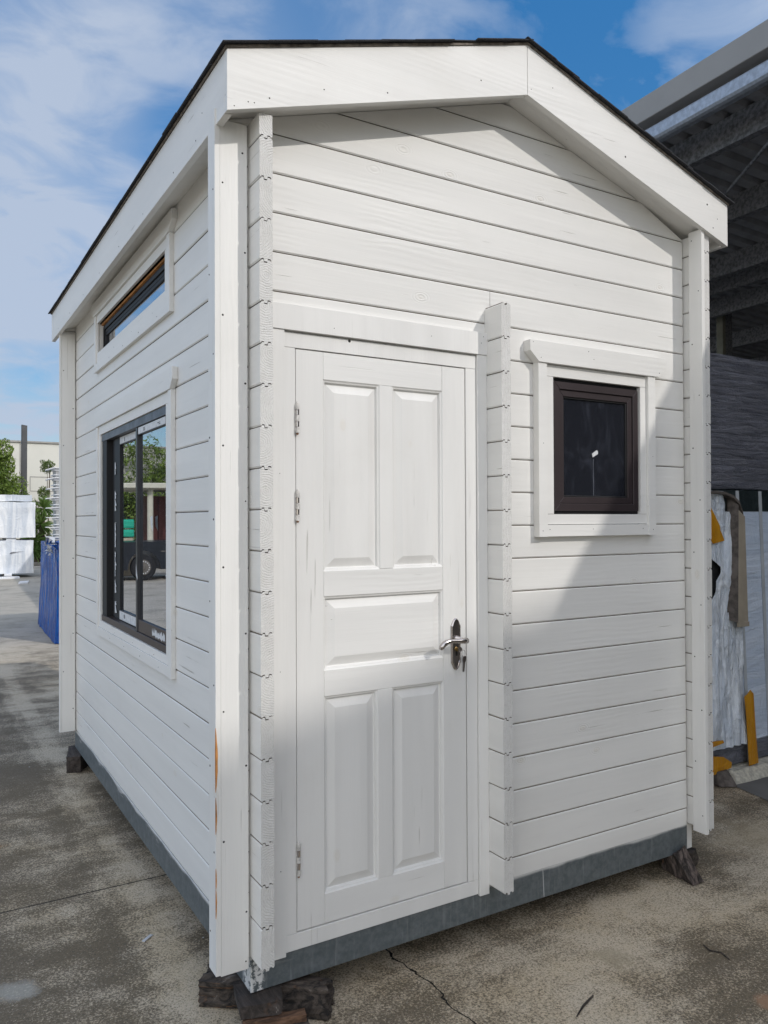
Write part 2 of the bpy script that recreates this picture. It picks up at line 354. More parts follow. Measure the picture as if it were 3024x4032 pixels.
FOAM = plain('crumbling_cream_concrete', (.50, .475, .40), .95, 0, .25, 40, 1., 90)
APRON = plain('grey_concrete_apron', (.15, .150, .145), .9, 0, .12, 3, .3, 120)
CARD = plain('worn_grey_cardboard', (.335, .29, .225), .8, 0, .12, 6, .2)
CARDD = plain('dirty_cardboard_edge', (.11, .095, .085), .9, 0, .4, 20, .5)
TRIMW = plain('white_powder_coated_profile', (.74, .76, .79), .4, 0, .04)
TRIMG = plain('grey_profile_spacer', (.36, .37, .37), .6, 0, .15)
TIM = plain('pale_timber', (.56, .48, .36), .8, 0, .15, 12)
CARP = plain('dark_blue_car_paint', (.012, .016, .024), .25, .2, .1)
TYRE = plain('tyre_rubber', (.012, .012, .013), .85, 0, .2, 40, .3)
RIM = plain('dull_steel_rim', (.16, .145, .13), .5, .5, .2)
CREAMP = plain('cream_painted_steel', (.62, .60, .50), .6, 0, .06)
REDC = plain('dark_red_container', (.085, .018, .014), .6)
CARGL = plain('dark_car_glass', (.01, .012, .014), .05)
def leaf(name, a, b):
    t = NT(name); oi = t.n('ShaderNodeObjectInfo'); g = t.n('ShaderNodeNewGeometry')
    wnz = t.n('ShaderNodeTexWhiteNoise', noise_dimensions='3D'); t.put(wnz.inputs['Vector'], t.map((6, 6, 6)))
    f = t.mr(t.noise(2.2, 3, .6), .35, .65)
    c = t.mix(f, a, b); c = t.mix(t.math('MULTIPLY', t.noise(30, 2, .5), .5), c, tuple(x*.5 for x in a))
    m_ = t.fin(c, .6, 0, None, .3)
    t.put(t.p.inputs['Subsurface Weight'], 0.0); return m_
LEAF1 = leaf('fresh_green_foliage', (.19, .27, .045), (.10, .165, .03))
LEAF2 = leaf('dark_green_foliage', (.08, .14, .03), (.15, .21, .05))
LEAF3 = leaf('yucca_foliage', (.10, .19, .04), (.20, .30, .08))
BARK = plain('brown_bark', (.10, .075, .055), .9, 0, .3, 20, .6)

# ------------------------------------------------------------------ mesh helpers
ORG = [Vector((0, 0, 0))]
class MB:
    def __init__(s): s.v = []; s.f = []; s.mi = []; s.cur = 0
    def m(s, i): s.cur = i; return s
    def face(s, idx): s.f.append(tuple(idx)); s.mi.append(s.cur)
    def add(s, vs, fs):
        o = len(s.v); s.v += [tuple(v) for v in vs]
        for f in fs: s.face([o+i for i in f])
        return s
    def box(s, x0, x1, y0, y1, z0, z1):
        if x0 > x1: x0, x1 = x1, x0
        if y0 > y1: y0, y1 = y1, y0
        if z0 > z1: z0, z1 = z1, z0
        return s.add([(x0, y0, z0), (x1, y0, z0), (x1, y1, z0), (x0, y1, z0), (x0, y0, z1), (x1, y0, z1), (x1, y1, z1), (x0, y1, z1)],
                     [(0, 3, 2, 1), (4, 5, 6, 7), (0, 1, 5, 4), (1, 2, 6, 5), (2, 3, 7, 6), (3, 0, 4, 7)])
    def hexa(s, p):   # 8 points: bottom ring 0-3, top ring 4-7
        return s.add(p, [(0, 3, 2, 1), (4, 5, 6, 7), (0, 1, 5, 4), (1, 2, 6, 5), (2, 3, 7, 6), (3, 0, 4, 7)])
    def prism(s, pts, fa, fb, capm=None, joint=None):
        """pts: outline list; fa/fb map an outline point to each end"""
        o = len(s.v); n = len(pts); s.v += [tuple(fa(p)) for p in pts]+[tuple(fb(p)) for p in pts]
        c0 = s.cur
        for i in range(n):
            s.cur = 2 if joint and joint(pts[i], pts[(i+1) % n]) else c0
            s.face((o+i, o+(i+1) % n, o+n+(i+1) % n, o+n+i))
        s.cur = c0; c = s.cur
        if capm is not None: s.cur = capm
        s.face([o+i for i in range(n)][::-1]); s.face([o+n+i for i in range(n)])
        s.cur = c; return s
    def tube(s, pts, rad, seg=10, cap=True):
        pts = [Vector(p) for p in pts]; rad = rad if isinstance(rad, (list, tuple)) else [rad]*len(pts)
        o = len(s.v); d = (pts[1]-pts[0]).normalized(); a = d.orthogonal().normalized(); b = d.cross(a)
        for i, p in enumerate(pts):
            if i > 0:
                nd = (pts[min(i+1, len(pts)-1)]-pts[i-1]).normalized(); q = d.rotation_difference(nd); a = q @ a; b = q @ b; d = nd
            for k in range(seg):
                t = 2*pi*k/seg; s.v.append(tuple(p+(a*cos(t)+b*sin(t))*rad[i]))
        for i in range(len(pts)-1):
            for k in range(seg):
                s.face((o+i*seg+k, o+i*seg+(k+1) % seg, o+(i+1)*seg+(k+1) % seg, o+(i+1)*seg+k))
        if cap: s.face([o+k for k in range(seg)][::-1]); s.face([o+(len(pts)-1)*seg+k for k in range(seg)])
        return s
    def disc(s, c, n, r, h=.0015, seg=8):
        c = Vector(c); n = Vector(n).normalized(); return s.tube([c-n*.001, c+n*h], [r, r*.9], seg)
    def build(s, name, mats, parent=None, bevel=0., smooth=False, label=None, seg=1, **tagk):
        me = bpy.data.meshes.new(name); org = ORG[0]
        me.from_pydata([tuple(Vector(v)-org) for v in s.v], [], s.f)
        for mt in (mats if isinstance(mats, (list, tuple)) else [mats]): me.materials.append(mt)
        me.polygons.foreach_set('material_index', s.mi)
        if smooth: me.polygons.foreach_set('use_smooth', [True]*len(me.polygons))
        me.update()
        bm = bmesh.new(); bm.from_mesh(me); bmesh.ops.recalc_face_normals(bm, faces=bm.faces); bm.to_mesh(me); bm.free()
        o = bpy.data.objects.new(name, me); col.objects.link(o)
        if parent: o.parent = parent
        else: o.location = org
        if bevel:
            b = o.modifiers.new('edge', 'BEVEL'); b.width = bevel; b.segments = seg; b.limit_method = 'ANGLE'; b.angle_limit = RAD(50)
        if label: o['label'] = label
        for k, q in tagk.items(): o[k] = q
        return o

def thing(name, label, cat, loc, group=None):
    o = bpy.data.objects.new(name, None); col.objects.link(o); o.location = loc; o['label'] = label; o['category'] = cat
    o.empty_display_size = .2
    if group: o['group'] = group
    ORG[0] = Vector(loc); return o
def one(mb, name, mats, label, cat, loc, group=None, **k):
    ORG[0] = Vector(loc); o = mb.build(name, mats, None, **k); o['label'] = label; o['category'] = cat
    if group: o['group'] = group
    return o
def struct(mb, name, mats, **k):
    ORG[0] = Vector((0, 0, 0)); o = mb.build(name, mats, None, **k); o['kind'] = 'structure'; return o

# ------------------------------------------------------------------ ground
GZ = -.18
g = MB(); g.add([(-500, -500, GZ), (500, -500, GZ), (500, 700, GZ), (-500, 700, GZ)], [(0, 1, 2, 3)])
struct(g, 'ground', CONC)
g = MB(); z = GZ+.004
g.add([(3.34, .60, z), (3.26, .25, z), (3.32, -.4, z), (4.2, -3, z), (9, -3, z), (9, 12, z), (3.34, 12, z)], [(0, 1, 2, 3, 4, 5, 6)])
struct(g, 'pavement', APRON)

# ------------------------------------------------------------------ the cabin
H = .13
W = 2.109; D = 3.205; P = .1029; T = .044
ZF, ZFB = .1237, .0476
ZL, ZLB = .1814, .0514
XE, XR, XER = -.118, 1.072, 2.262
YE, YB = -.1265, 3.438
ZET, ZEB, ZRT, ZRB = 2.8776, 2.6888, 3.2515, 3.0601
SL = (ZRT-ZET)/(XR-XE)
def zroof(x): return ZRT-SL*abs(x-XR)
def zsof(x): return ZRB+.028-SL*abs(x-XR)
cabin = thing('timber_cabin', 'white painted log cabin with shingle gable roof standing on timber blocks', 'cabin', (0, 0, GZ))

def log_profile(t, z0, z1, cb=True, ct=True):
    """outline (depth, z): chamfered faces and a double tongue on top, matching grooves below"""
    g_ = .0034; c = .0040; cb_ = .0046; h = .007
    top = [(0, z1-c-g_), (c, z1-g_), (.007, z1-g_+.0045), (.0135, z1-g_+.0045), (.0155, z1-g_-.0045), (.0255, z1-g_-.0045), (.0275, z1-g_+.0045), (.0355, z1-g_+.0045), (.0385, z1-g_), (t-c, z1-g_), (t, z1-c-g_)] if ct \
        else [(0, z1), (t, z1)]
    bot = [(0, z0+cb_), (c, z0), (.007, z0+.0045), (.0135, z0+.0045), (.0155, z0-.0045), (.0255, z0-.0045), (.0275, z0+.0045), (.0355, z0+.0045), (.0385, z0), (t-c, z0), (t, z0+c)] if cb \
        else [(0, z0), (t, z0)]
    return top+bot[::-1]

JT = lambda p, q: min(p[0], q[0]) > .0032 and max(p[0], q[0]) < T-.0032
BARE = plain('unpainted_joint_wood', (.15, .125, .10), .9)
def front_like(name, y, xa, xb, cuts, gable=True, mats=None, outer=-1, xleft=None):
    """wall whose logs run along x; y = outer face, logs go inward (+y when outer=-1)"""
    mb = MB(); k = -1
    while True:
        z0 = ZF+k*H if k >= 0 else ZFB; z1 = ZF+(k+1)*H; k += 1
        if z0 > ZRB: break
        segs = [(xa, xb)]
        for (cx0, cx1, cz0, cz1) in cuts:
            if z0 >= cz0-.003 and z1 <= cz1+.003:
                ns = []
                for a, b in segs:
                    if cx0 > a and cx1 < b: ns += [(a, cx0), (cx1, b)]
                    else: ns.append((a, b))
                segs = ns
        if k == 17 and outer < 0: segs = [(xa, .9840), (.9865, xb)]
        for a, b in segs:
            pr = log_profile(T, z0, z1, z0 > ZFB+.01)
            def lim(p, x, left):
                zz_ = min(p[1], ZRB+.018)
                xl = XR-(ZRB+.026-zz_)/SL; xr = XR+(ZRB+.026-zz_)/SL
                xx = max(x, xl) if left else min(x, xr)
                return (xx, y-outer*p[0], zz_)
            if z0 > ZRB-.01: continue
            mb.m(0).prism(pr, lambda p: lim(p, a, True), lambda p: lim(p, b, False), 1, JT)
    return mb
fw_ = front_like('front_wall', 0, -.108, 2.108, [(.105, .925, ZFB, ZF+15*H), (1.27, 1.815, ZF+10*H, ZF+15*H)])
fw_.build('front_wall', [PXW, EG, BARE], cabin)
bw_ = front_like('back_wall', D+T, -.088, 2.20, [], outer=1)
bw_.build('back_wall', [PXW, EG, BARE], cabin)

def side_logs(mb, x, ya, yb, cuts, ztop, flip=1):
    k = -1
    while True:
        z0 = ZL+k*H; z1 = z0+H; k += 1
        if z0 >= ztop-.004: break
        segs = [(ya, yb)]
        for (c0, c1, cz0, cz1) in cuts:
            if z0 >= cz0-.003 and z1 <= cz1+.003:
                segs = [q for a, b in segs for q in ((a, c0), (c1, b))]
        for i, (a, b) in enumerate(segs):
            j1, j2 = random.uniform(-.0012, .0012), random.uniform(-.001, .001)
            pr = log_profile(T, z0, min(z1, ztop), True, z1 < ztop+.002 and z1 < 3)
            mb.m(0).prism(pr, lambda p: (x+flip*p[0]+j2, a+j1, min(p[1], ztop+.006)), lambda p: (x+flip*p[0]+j2, b, min(p[1], ztop+.006)), 1, JT)
mb = MB(); side_logs(mb, -.0045, -P, -.0005, [], 2.722)
side_logs(mb, 0, .0445, D-.0005, [(.91, 2.34, ZL+5*H, ZL+14*H), (.92, 2.44, ZL+17*H, ZL+19*H)], 2.775)
mb.build('side_wall', [PYW, EG, BARE], cabin)
mb = MB(); side_logs(mb, 2.117, -P, D-.0005, [], 2.735); mb.build('side_wall', [PYW, EG, BARE], cabin)
mb = MB(); side_logs(mb, .958, -P+.001, -.0005, [], ZL+16*H-.001); mb.build('partition_end', [PYW, EG, BARE], cabin)

# added inner box, its dark colour standing in for the unlit rooms' shade
mb = MB()
mb.box(.052, 2.108, .052, .060, .06, 2.72); mb.box(.052, 2.108, D-.02, D-.012, .06, 2.72)
L = MB()
L.box(.060, 2.10, .061, D-.021, .060, .075); L.box(.060, 2.10, .061, D-.021, 2.70, 2.715)
L.box(2.099, 2.108, .061, D-.021, .076, 2.699)
L.box(.062, 2.098, D-.03, D-.0215, .076, 2.699)
L.box(.95, .965, .20, D-.04, .076, 2.69)
L.build('interior_shade_box', INDARK, cabin)

# cover boards on the log ends
def screws(mb, pts, n, r=.0045, mi=1):
    mb.m(mi)
    for p in pts:
        mb.disc(p, n, random.uniform(.75, 1.1)*r, .0012, 7)
    mb.m(0)
def nick(z): return z
mb = MB(); mb.box(-.1055, -.0145, -.0215, -.0005, .024, 2.712)
screws(mb, [(-.096 if i % 2 else -.022, -.0215, .22+i*.21+random.uniform(-.03, .03)) for i in range(12)]+[(-.024, -.0215, .05), (-.03, -.0215, 2.62)], (0, -1, 0), .0038)
mb.build('corner_board', [PZ, SCREW], cabin, .0018)
mb = MB()
# side capping with the split bottom edge
mb.box(-.1225, -.1060, -.0235, .042, .030, 2.74)
screws(mb, [(-.1225, -.008 if i % 2 else .030, .15+i*.26) for i in range(10)], (-1, 0, 0), .0035)
mb.m(2)
for z0, z1, wd in ((.47, .585, .0036), (.60, .80, .0066), (.21, .30, .0030), (.30, .365, .0026)):
    n_ = 9
    pts = []
    for i in range(n_+1):
        f = i/n_; ww = wd*(sin(pi*min(1, f*1.02))**.7)*random.uniform(.75, 1.1)+.0004
        pts.append((z0+(z1-z0)*f, ww))
    for i in range(n_):
        a, b = pts[i], pts[i+1]; cx = -.1205
        mb.add([(cx-.0022, -.0246, a[0]), (cx-.0022+a[1], -.0246, a[0]), (cx-.0022+b[1], -.0246, b[0]), (cx-.0022, -.0246, b[0]),
                (cx-.0022, -.0234, a[0]), (cx-.0022+a[1], -.0234, a[0]), (cx-.0022+b[1], -.0234, b[0]), (cx-.0022, -.0234, b[0])],
               [(0, 1, 2, 3), (0, 3, 7, 4), (1, 5, 6, 2), (0, 4, 5, 1), (3, 2, 6, 7)])
        mb.add([(-.1237, -.0246, a[0]), (-.1237, -.0246+a[1]*.8, a[0]), (-.1237, -.0246+b[1]*.8, b[0]), (-.1237, -.0246, b[0]),
                (-.1221, -.0246, a[0]), (-.1221, -.0246+a[1]*.8, a[0]), (-.1221, -.0246+b[1]*.8, b[0]), (-.1221, -.0246, b[0])],
               [(0, 3, 2, 1), (1, 2, 6, 5), (0, 1, 5, 4), (3, 7, 6, 2)])
mb.build('corner_board', [PZ, SCREW, FRESH], cabin, .0012, label='corner board with split edge showing bare orange wood')
# cover on the right projection (faces left)
mb = MB(); mb.box(2.0955, 2.1160, -.1130, -.044, .040, 2.745)
screws(mb, [(2.0955, -.060 if i % 2 else -.095, .12+i*.235) for i in range(12)], (-1, 0, 0), .0038)
mb.build('corner_board', [PZ, SCREW], cabin, .0018)
# rear left corner
mb = MB(); mb.box(-.0925, -.006, D-.022, D-.0005, .050, 2.70)
screws(mb, [(-.08 if i % 2 else -.02, D-.022, .2+i*.25) for i in range(10)], (0, -1, 0), .004)
mb.box(-.1035, -.0930, D-.024, D+.008, .050, 2.70)
mb.build('corner_board', [PZ, SCREW], cabin, .0018)

# fascia boards
mb = MB()
def fpr(pts, ya, yb): mb.prism(pts, lambda p: (p[0], ya, p[1]), lambda p: (p[0], yb, p[1]))
fpr([(XE, ZEB), (XR-.001, ZRB), (XR-.001, ZRT), (XE, ZET)], YE, YE+.024)
mb.m(1)
for x, dz in ((-.095, .012), (-.05, .022), (-.03, .018), (.02, .03), (.21, .05), (.45, .03), (.85, .06)):
    mb.disc((x, YE, ZEB+SL*(x-XE)+dz), (0, -1, 0), random.uniform(.0018, .0035), .0008, 6)
mb.build('fascia_board', [PX, SCREW], cabin, .0018)
mb = MB(); fpr([(XR+.001, ZRB), (XER, ZEB), (XER, ZET), (XR+.001, ZRT)], YE, YE+.024)
mb.m(1)
for x, dz in ((2.19, .09), (2.16, .035), (2.12, .12), (1.6, .05), (1.2, .1), (1.09, .03)):
    mb.disc((x, YE, ZEB+SL*(XER-x)+dz), (0, -1, 0), random.uniform(.002, .0055), .0008, 6)
mb.build('fascia_board', [PX, SCREW], cabin, .0018)
mb = MB(); mb.box(XE, XE+.024, YE+.0245, YB, ZEB, ZET-.002)
screws(mb, [(XE, YE+.04+random.uniform(0, .3), ZEB+random.uniform(.02, .12)) for i in range(4)]+[(XE, i*.45, ZEB+.03) for i in range(1, 8)], (-1, 0, 0), .003)
mb.build('fascia_board', [PY, SCREW], cabin, .0018)
mb = MB(); mb.box(XER-.024, XER, YE+.0245, YB, ZEB, ZET-.002); mb.build('fascia_board', [PY, SCREW], cabin, .0018)
mb = MB()
for sgn in (0, 1):
    pts = [(XE+.0245, zsof(XE+.0245)), (XR-.0005, zsof(XR)), (XR-.0005, zsof(XR)+.018), (XE+.0245, zsof(XE+.0245)+.018)] if sgn == 0 else \
          [(XR+.0005, zsof(XR)), (XER-.0245, zsof(XER-.0245)), (XER-.0245, zsof(XER-.0245)+.018), (XR+.0005, zsof(XR)+.018)]
    mb.prism(pts, lambda p: (p[0], YE+.0245, p[1]), lambda p: (p[0], YB, p[1]))
mb.build('soffit', [PX], cabin)
# roof deck and shingles
roof = MB()
for sgn in (0, 1):
    a, b = (XE-.006, XR) if sgn == 0 else (XR, XER+.006)
    pts = [(a, zroof(a)), (b, zroof(b)), (b, zroof(b)+.008), (a, zroof(a)+.008)]
    roof.prism(pts, lambda p: (p[0], YE-.005, p[1]), lambda p: (p[0], YB+.005, p[1]))
roofo = roof.build('roof', [FELT], cabin)
mb = MB()
nx = Vector((cos(math.atan(SL)), 0, sin(math.atan(SL))))
for side in (0, 1):
    slope_len = (XR-XE)/nx.x+.02; rows = 9; ex = slope_len/rows
    for r in range(rows+1):
        y = YE-.022-random.uniform(0, .2)
        first = True
        while y < YB+.02:
            wd = random.uniform(.13, .24); y1 = min(y+wd, YB+.022)
            ya = max(y, YE-.018-random.uniform(0, .007)); 
            if y1-ya > .02:
                s0 = max(-.012, r*ex-random.uniform(.0, .012)) if r else -.018-random.uniform(0, .004)
                s1 = min(slope_len-.005, (r+1)*ex+.03)
                if r == rows: s0, s1 = slope_len-.16, slope_len-.003
                th = random.uniform(.003, .005); lift = random.uniform(.001, .006) if r else .002
                def P3(s_, y_, h_):
                    xx = (XE+s_*nx.x) if side == 0 else (XER-s_*nx.x)
                    zz_ = ZET+s_*nx.z
                    return (xx-(nx.z*h_ if side == 0 else -nx.z*h_), y_, zz_+.008+nx.x*h_)
                q0, q1 = lift, .001
                mb.hexa([P3(s0, ya, q0), P3(s0, y1-.004, q0), P3(s1, y1-.004, q1), P3(s1, ya, q1),
                         P3(s0, ya, q0+th), P3(s0, y1-.004, q0+th), P3(s1, y1-.004, q1+th), P3(s1, ya, q1+th)])
            y = y1
mb.build('shingles', [SHIN], roofo)

# steel base frame
mb = MB()
mb.box(.001, 2.113, .002, .05, -.072, ZFB-.0012); mb.box(.0015, .05, .051, D+.03, -.0715, ZLB-.0045)
mb.box(2.06, 2.112, .051, D+.03, -.0715, ZFB-.0014); mb.box(.051, 2.059, D-.02, D+.03, -.071, ZFB-.0016)
mb.build('base_frame', [STEEL], cabin, .002)
mb = MB(); mb.box(2.1145, 2.150, .006, .11, -.066, .049); mb.box(2.1145, 2.15, .12, D, -.06, .049)
mb.build('base_packer', [PZ], cabin, .001)
mb = MB(); mb.box(.06, 2.05, .06, D-.03, -.06, .044); mb.build('floor_deck', [INDARK], cabin)

# ---- door
def ring(mb, a0, a1, b0, b1, w_, d0, d1, f):
    """mitred frame; f(a,b,d) -> xyz ; d0 outer face depth, d1 inner depth"""
    o = [(a0, b0), (a1, b0), (a1, b1), (a0, b1)]; i = [(a0+w_, b0+w_), (a1-w_, b0+w_), (a1-w_, b1-w_), (a0+w_, b1-w_)]
    for k in range(4):
        l = (k+1) % 4; q = [o[k], o[l], i[l], i[k]]
        mb.add([f(*p, d0) for p in q]+[f(*p, d1) for p in q], [(0, 1, 2, 3), (7, 6, 5, 4), (0, 4, 5, 1), (1, 5, 6, 2), (2, 6, 7, 3), (3, 7, 4, 0)])
FX = lambda a, b, d: (a, d, b)
fr = MB()
fr.box(.1195, .1600, -.004, .05, .0815, 2.020); fr.box(.8638, .9115, -.004, .05, .0815, 2.020)
fr.box(.1195, .9115, -.0045, .05, 2.0208, 2.0710); fr.box(.1125, .9115, -.0045, .05, .0265, .0805)
fr.m(1); fr.box(.118, .915, .0505, .055, .027, 2.07); fr.disc((.365, -.0046, 2.0665), (0, -1, 0), .006, .0008, 9)
fr.build('door_frame', [PDOOR, SCREW], cabin, .0012)
cs = MB()
cs.box(.0460, .1180, -.012, -.0005, .018, 2.0750); cs.box(.9130, .9575, -.013, -.0005, .020, 2.0750)
cs.box(.0460, .9725, -.0165, -.0005, 2.0760, 2.1610)
screws(cs, [(.10, -.012, z_) for z_ in (.3, .95, 1.6)]+[(.3, -.0165, 2.10), (.7, -.0165, 2.12), (.93, -.0165, 2.12), (.94, -.0165, 2.145)], (0, -1, 0), .002)
cs.build('door_casing', [PDOOR, SCREW], cabin, .0018)
dr = MB(); Y0, Y1 = -.0015, .036
zb, zt = .0845, 2.0175
dr.m(0); dr.box(.1630, .2645, Y0, Y1, zb, zt); dr.box(.7565, .8605, Y0, Y1, zb, zt)
dr.box(.4855, .5405, Y0-.0004, Y1, 1.2735, 1.9235); dr.box(.4755, .5345, Y0-.0004, Y1, .1845, .8475)
dr.m(1)
for a, b in ((1.924, zt), (1.1865, 1.273), (.848, .9365), (zb, .184)): dr.box(.265, .756, Y0+.0003, Y1, a, b)
door = dr.build('door', [PDOOR, PDOORX], cabin, .0012, label='white panelled door with five raised panels')
def dpanel(x0, x1, z0, z1, hz=False):
    mb = MB(); lv = [(0.0, Y0+.0015), (.003, Y0+.004), (.0075, Y0+.0055), (.0095, Y0+.0125), (.012, Y0+.0145), (.041, Y0+.0045), (.0425, Y0+.0040)]
    rings = []
    for ins, y in lv:
        o = len(mb.v); mb.v += [(x0+ins, y, z0+ins), (x1-ins, y, z0+ins), (x1-ins, y, z1-ins), (x0+ins, y, z1-ins)]; rings.append(o)
    for a, b in zip(rings, rings[1:]):
        for k in range(4): mb.face((a+k, a+(k+1) % 4, b+(k+1) % 4, b+k))
    mb.face([rings[-1]+k for k in range(4)])
    o = mb.build('panel', [PDOORX if hz else PDOOR], door); return o
for q in ((.2645, .4855, 1.273, 1.924), (.5405, .7565, 1.273, 1.924), (.2645, .4755, .184, .848), (.5345, .7565, .184, .848)): dpanel(*q)
dpanel(.2645, .7565, .9365, 1.1865, True)
for z0, z1 in ((1.736, 1.834), (1.444, 1.542), (.271, .376)):
    mb = MB(); n = 5; hh = (z1-z0)/n
    for i in range(n): mb.m(0 if i % 2 == 0 else 1).tube([(.1645, -.0105, z0+i*hh+.0008), (.1645, -.0105, z0+(i+1)*hh-.0008)], .0068 if i % 2 == 0 else .0062, 12)
    mb.m(0); mb.tube([(.1645, -.0105, z1), (.1645, -.0105, z1+.007)], [.005, .003], 10); mb.m(2).tube([(.1645, -.0105, z0-.006), (.1645, -.0105, z0)], [.003, .005], 10)
    mb.m(0).box(.157, .1655, -.0085, -.0046, z0+.004, z1-.004)
    mb.build('hinge', [HINGE, CHROME, RUST], door, smooth=False)
# lock plate: ogee outline with a raised rim
def ogee(cx, z0, z1, hw, inset=0.):
    hw_ = hw-inset; sh = .030; top = z1-inset; bot = z0+inset; pts = []
    prof = [(1.0, 0), (1.0, .10), (.86, .22), (.74, .42), (.62, .62), (.42, .82), (.22, .95), (0, 1.0)]
    for f, h in prof: pts.append((cx+hw_*f, top-sh*(1-h)))
    for f, h in prof[::-1][1:]: pts.append((cx-hw_*f, top-sh*(1-h)))
    for f, h in prof: pts.append((cx-hw_*f, bot+sh*(1-h)))
    for f, h in prof[::-1][1:]: pts.append((cx+hw_*f, bot+sh*(1-h)))
    return pts
CXP = .8115
mb = MB(); lv = [(0, Y0), (0, -.006), (.0035, -.0095), (.0065, -.0095), (.008, -.0065)]; rings = []
for ins, y in lv:
    o = len(mb.v); pts = ogee(CXP, .884, 1.078, .0215, ins); mb.v += [(p[0], y, p[1]) for p in pts]; rings.append(o); npt = len(pts)
for a, b in zip(rings, rings[1:]):
    for k in range(npt): mb.face((a+k, a+(k+1) % npt, b+(k+1) % npt, b+k))
mb.m(1).face([rings[-1]+k for k in range(npt)])
mb.m(1)
mb.build('lock_plate', [CHROME, PEWTER], door)
mb = MB(); mb.m(0)
mb.tube([(.8115, -.006, 1.003), (.8115, -.014, 1.003), (.8115, -.0145, 1.003), (.8115, -.050, 1.001)], [.0105, .0105, .0085, .0085], 14)
pts = [(.827, -.055, .999), (.8115, -.056, .999), (.795, -.056, 1.000), (.775, -.055, 1.0015), (.755, -.054, 1.002), (.738, -.053, 1.000), (.724, -.0525, .993), (.715, -.052, .984), (.709, -.052, .975)]
mb.tube(pts, [.0105, .0112, .0098, .0085, .0085, .0096, .0112, .0112, .0065], 14)
mb.build('handle', [CHROME], door, smooth=True)
mb = MB(); mb.tube([(.8135, -.005, .962), (.8135, -.012, .962)], .0072, 14); mb.m(1).box(.8108, .8162, -.0095, -.005, .938, .956); mb.m(1).box(.8125, .8145, -.0128, -.0118, .958, .966)
mb.build('lock_cylinder', [BRASS, SCREW], door)

# keys hang in the lock: a thing of their own
KEYM = plain('worn_key_steel', (.62, .62, .62), .42, .7)
keys = thing('key_bunch', 'small steel key ring with keys hanging from the door lock', 'keys', (.822, -.03, .95))
mb = MB(); mb.tube([(.8135, -.012, .962), (.8135, -.022, .962)], .0016, 6); mb.prism([(.812, .952), (.824, .955), (.828, .963), (.822, .971), (.812, .972), (.808, .962)], lambda p: (p[0], -.022, p[1]), lambda p: (p[0], -.024, p[1]))
mb.build('key', [CHROME], keys)
mb = MB(); mb.tube([(.829+.0105*cos(t), -.028+.004*cos(t), .948+.0125*sin(t)) for t in [i*2*pi/18 for i in range(19)]], .0011, 6, False); mb.build('ring', [CHROME], keys, smooth=True)
for dx, dy, tilt in ((0, 0, -.02), (.008, -.003, .10)):
    mb = MB(); f = lambda p, yy: (.8235+dx+(p[0])+(p[1])*tilt, -.029+dy+yy, .938+p[1])
    out = [(-.004, 0), (.004, 0), (.0075, -.005), (.0078, -.014), (.005, -.021), (.0035, -.024), (.0035, -.056), (.001, -.059), (-.003, -.056), (-.0035, -.024), (-.005, -.021), (-.0078, -.014), (-.0075, -.005)]
    mb.prism(out, lambda p: f(p, 0), lambda p: f(p, -.0018)); mb.build('key', [KEYM if dx == 0 else PEWTER], keys)
ORG[0] = Vector((0, 0, GZ))

# ---- small front window
wcas = MB()
cap = [(1.201, 2.0725), (1.901, 2.0725), (1.943, 2.112), (1.943, 2.157), (1.154, 2.157), (1.154, 2.114)]
wcas.prism(cap, lambda p: (p[0], -.040, p[1]), lambda p: (p[0], -.0005, p[1]))
wcas.box(1.201, 1.2465, -.034, -.0005, 1.3755, 2.0720); wcas.box(1.8345, 1.880, -.034, -.0005, 1.3755, 2.0720)
wcas.box(1.2475, 1.8335, -.030, -.0005, 1.3765, 1.4235)
wcas.box(1.2475, 1.8335, -.022, -.0005, 1.4255, 1.4665); wcas.box(1.2475, 1.8335, -.022, -.0005, 2.0235, 2.0700)
wcas.box(1.2475, 1.2905, -.0215, -.0005, 1.4675, 2.0225); wcas.box(1.7975, 1.8335, -.0215, -.0005, 1.4675, 2.0225)
screws(wcas, [(1.17, -.040, 2.148), (1.21, -.040, 2.09), (1.47, -.040, 2.14), (1.5, -.04, 2.11), (1.9, -.04, 2.09), (1.22, -.034, 1.40), (1.26, -.03, 1.405), (1.50, -.03, 1.405), (1.80, -.03, 1.405), (1.86, -.034, 1.40), (1.225, -.034, 1.75), (1.86, -.034, 1.72)], (0, -1, 0), .0022)
wsm = bpy.data.objects  # noqa
win = wcas.build('window', [PX, SCREW], cabin, .0018, label='small square front window in white casing')
mb = MB()
ring(mb, 1.2915, 1.7965, 1.4675, 2.0225, .022, -.004, .04, FX); mb.m(1)
ring(mb, 1.300, 1.788, 1.480, 2.008, .030, -.016, .03, FX); 
ring(mb, 1.3305, 1.7575, 1.5105, 1.9775, .027, -.009, .03, FX); mb.m(0)
ring(mb, 1.358, 1.730, 1.538, 1.950, .006, -.0035, .028, FX)
mb.build('frame', [DBLACK, DBROWN], win, .0015)
mb = MB(); mb.box(1.364, 1.724, .003, .008, 1.544, 1.944)
mb.build('pane', [GLASS2], win)
mb = MB()
c_, s_ = cos(.55), sin(.55)
pts = [(-.019, -.006), (.015, -.009), (.021, .002), (.017, .0085), (-.015, .009)]
mb.prism(pts, lambda p: (1.545+p[0]*c_-p[1]*s_, .0015, 1.722+p[0]*s_+p[1]*c_), lambda p: (1.545+p[0]*c_-p[1]*s_, .0028, 1.722+p[0]*s_+p[1]*c_))
mb.build('sticker', [TAPE], win)
mb = MB(); rnd = random.Random(3)
px, pw = 1.536, .0011
zs = [1.700, 1.66, 1.62, 1.58, 1.545]
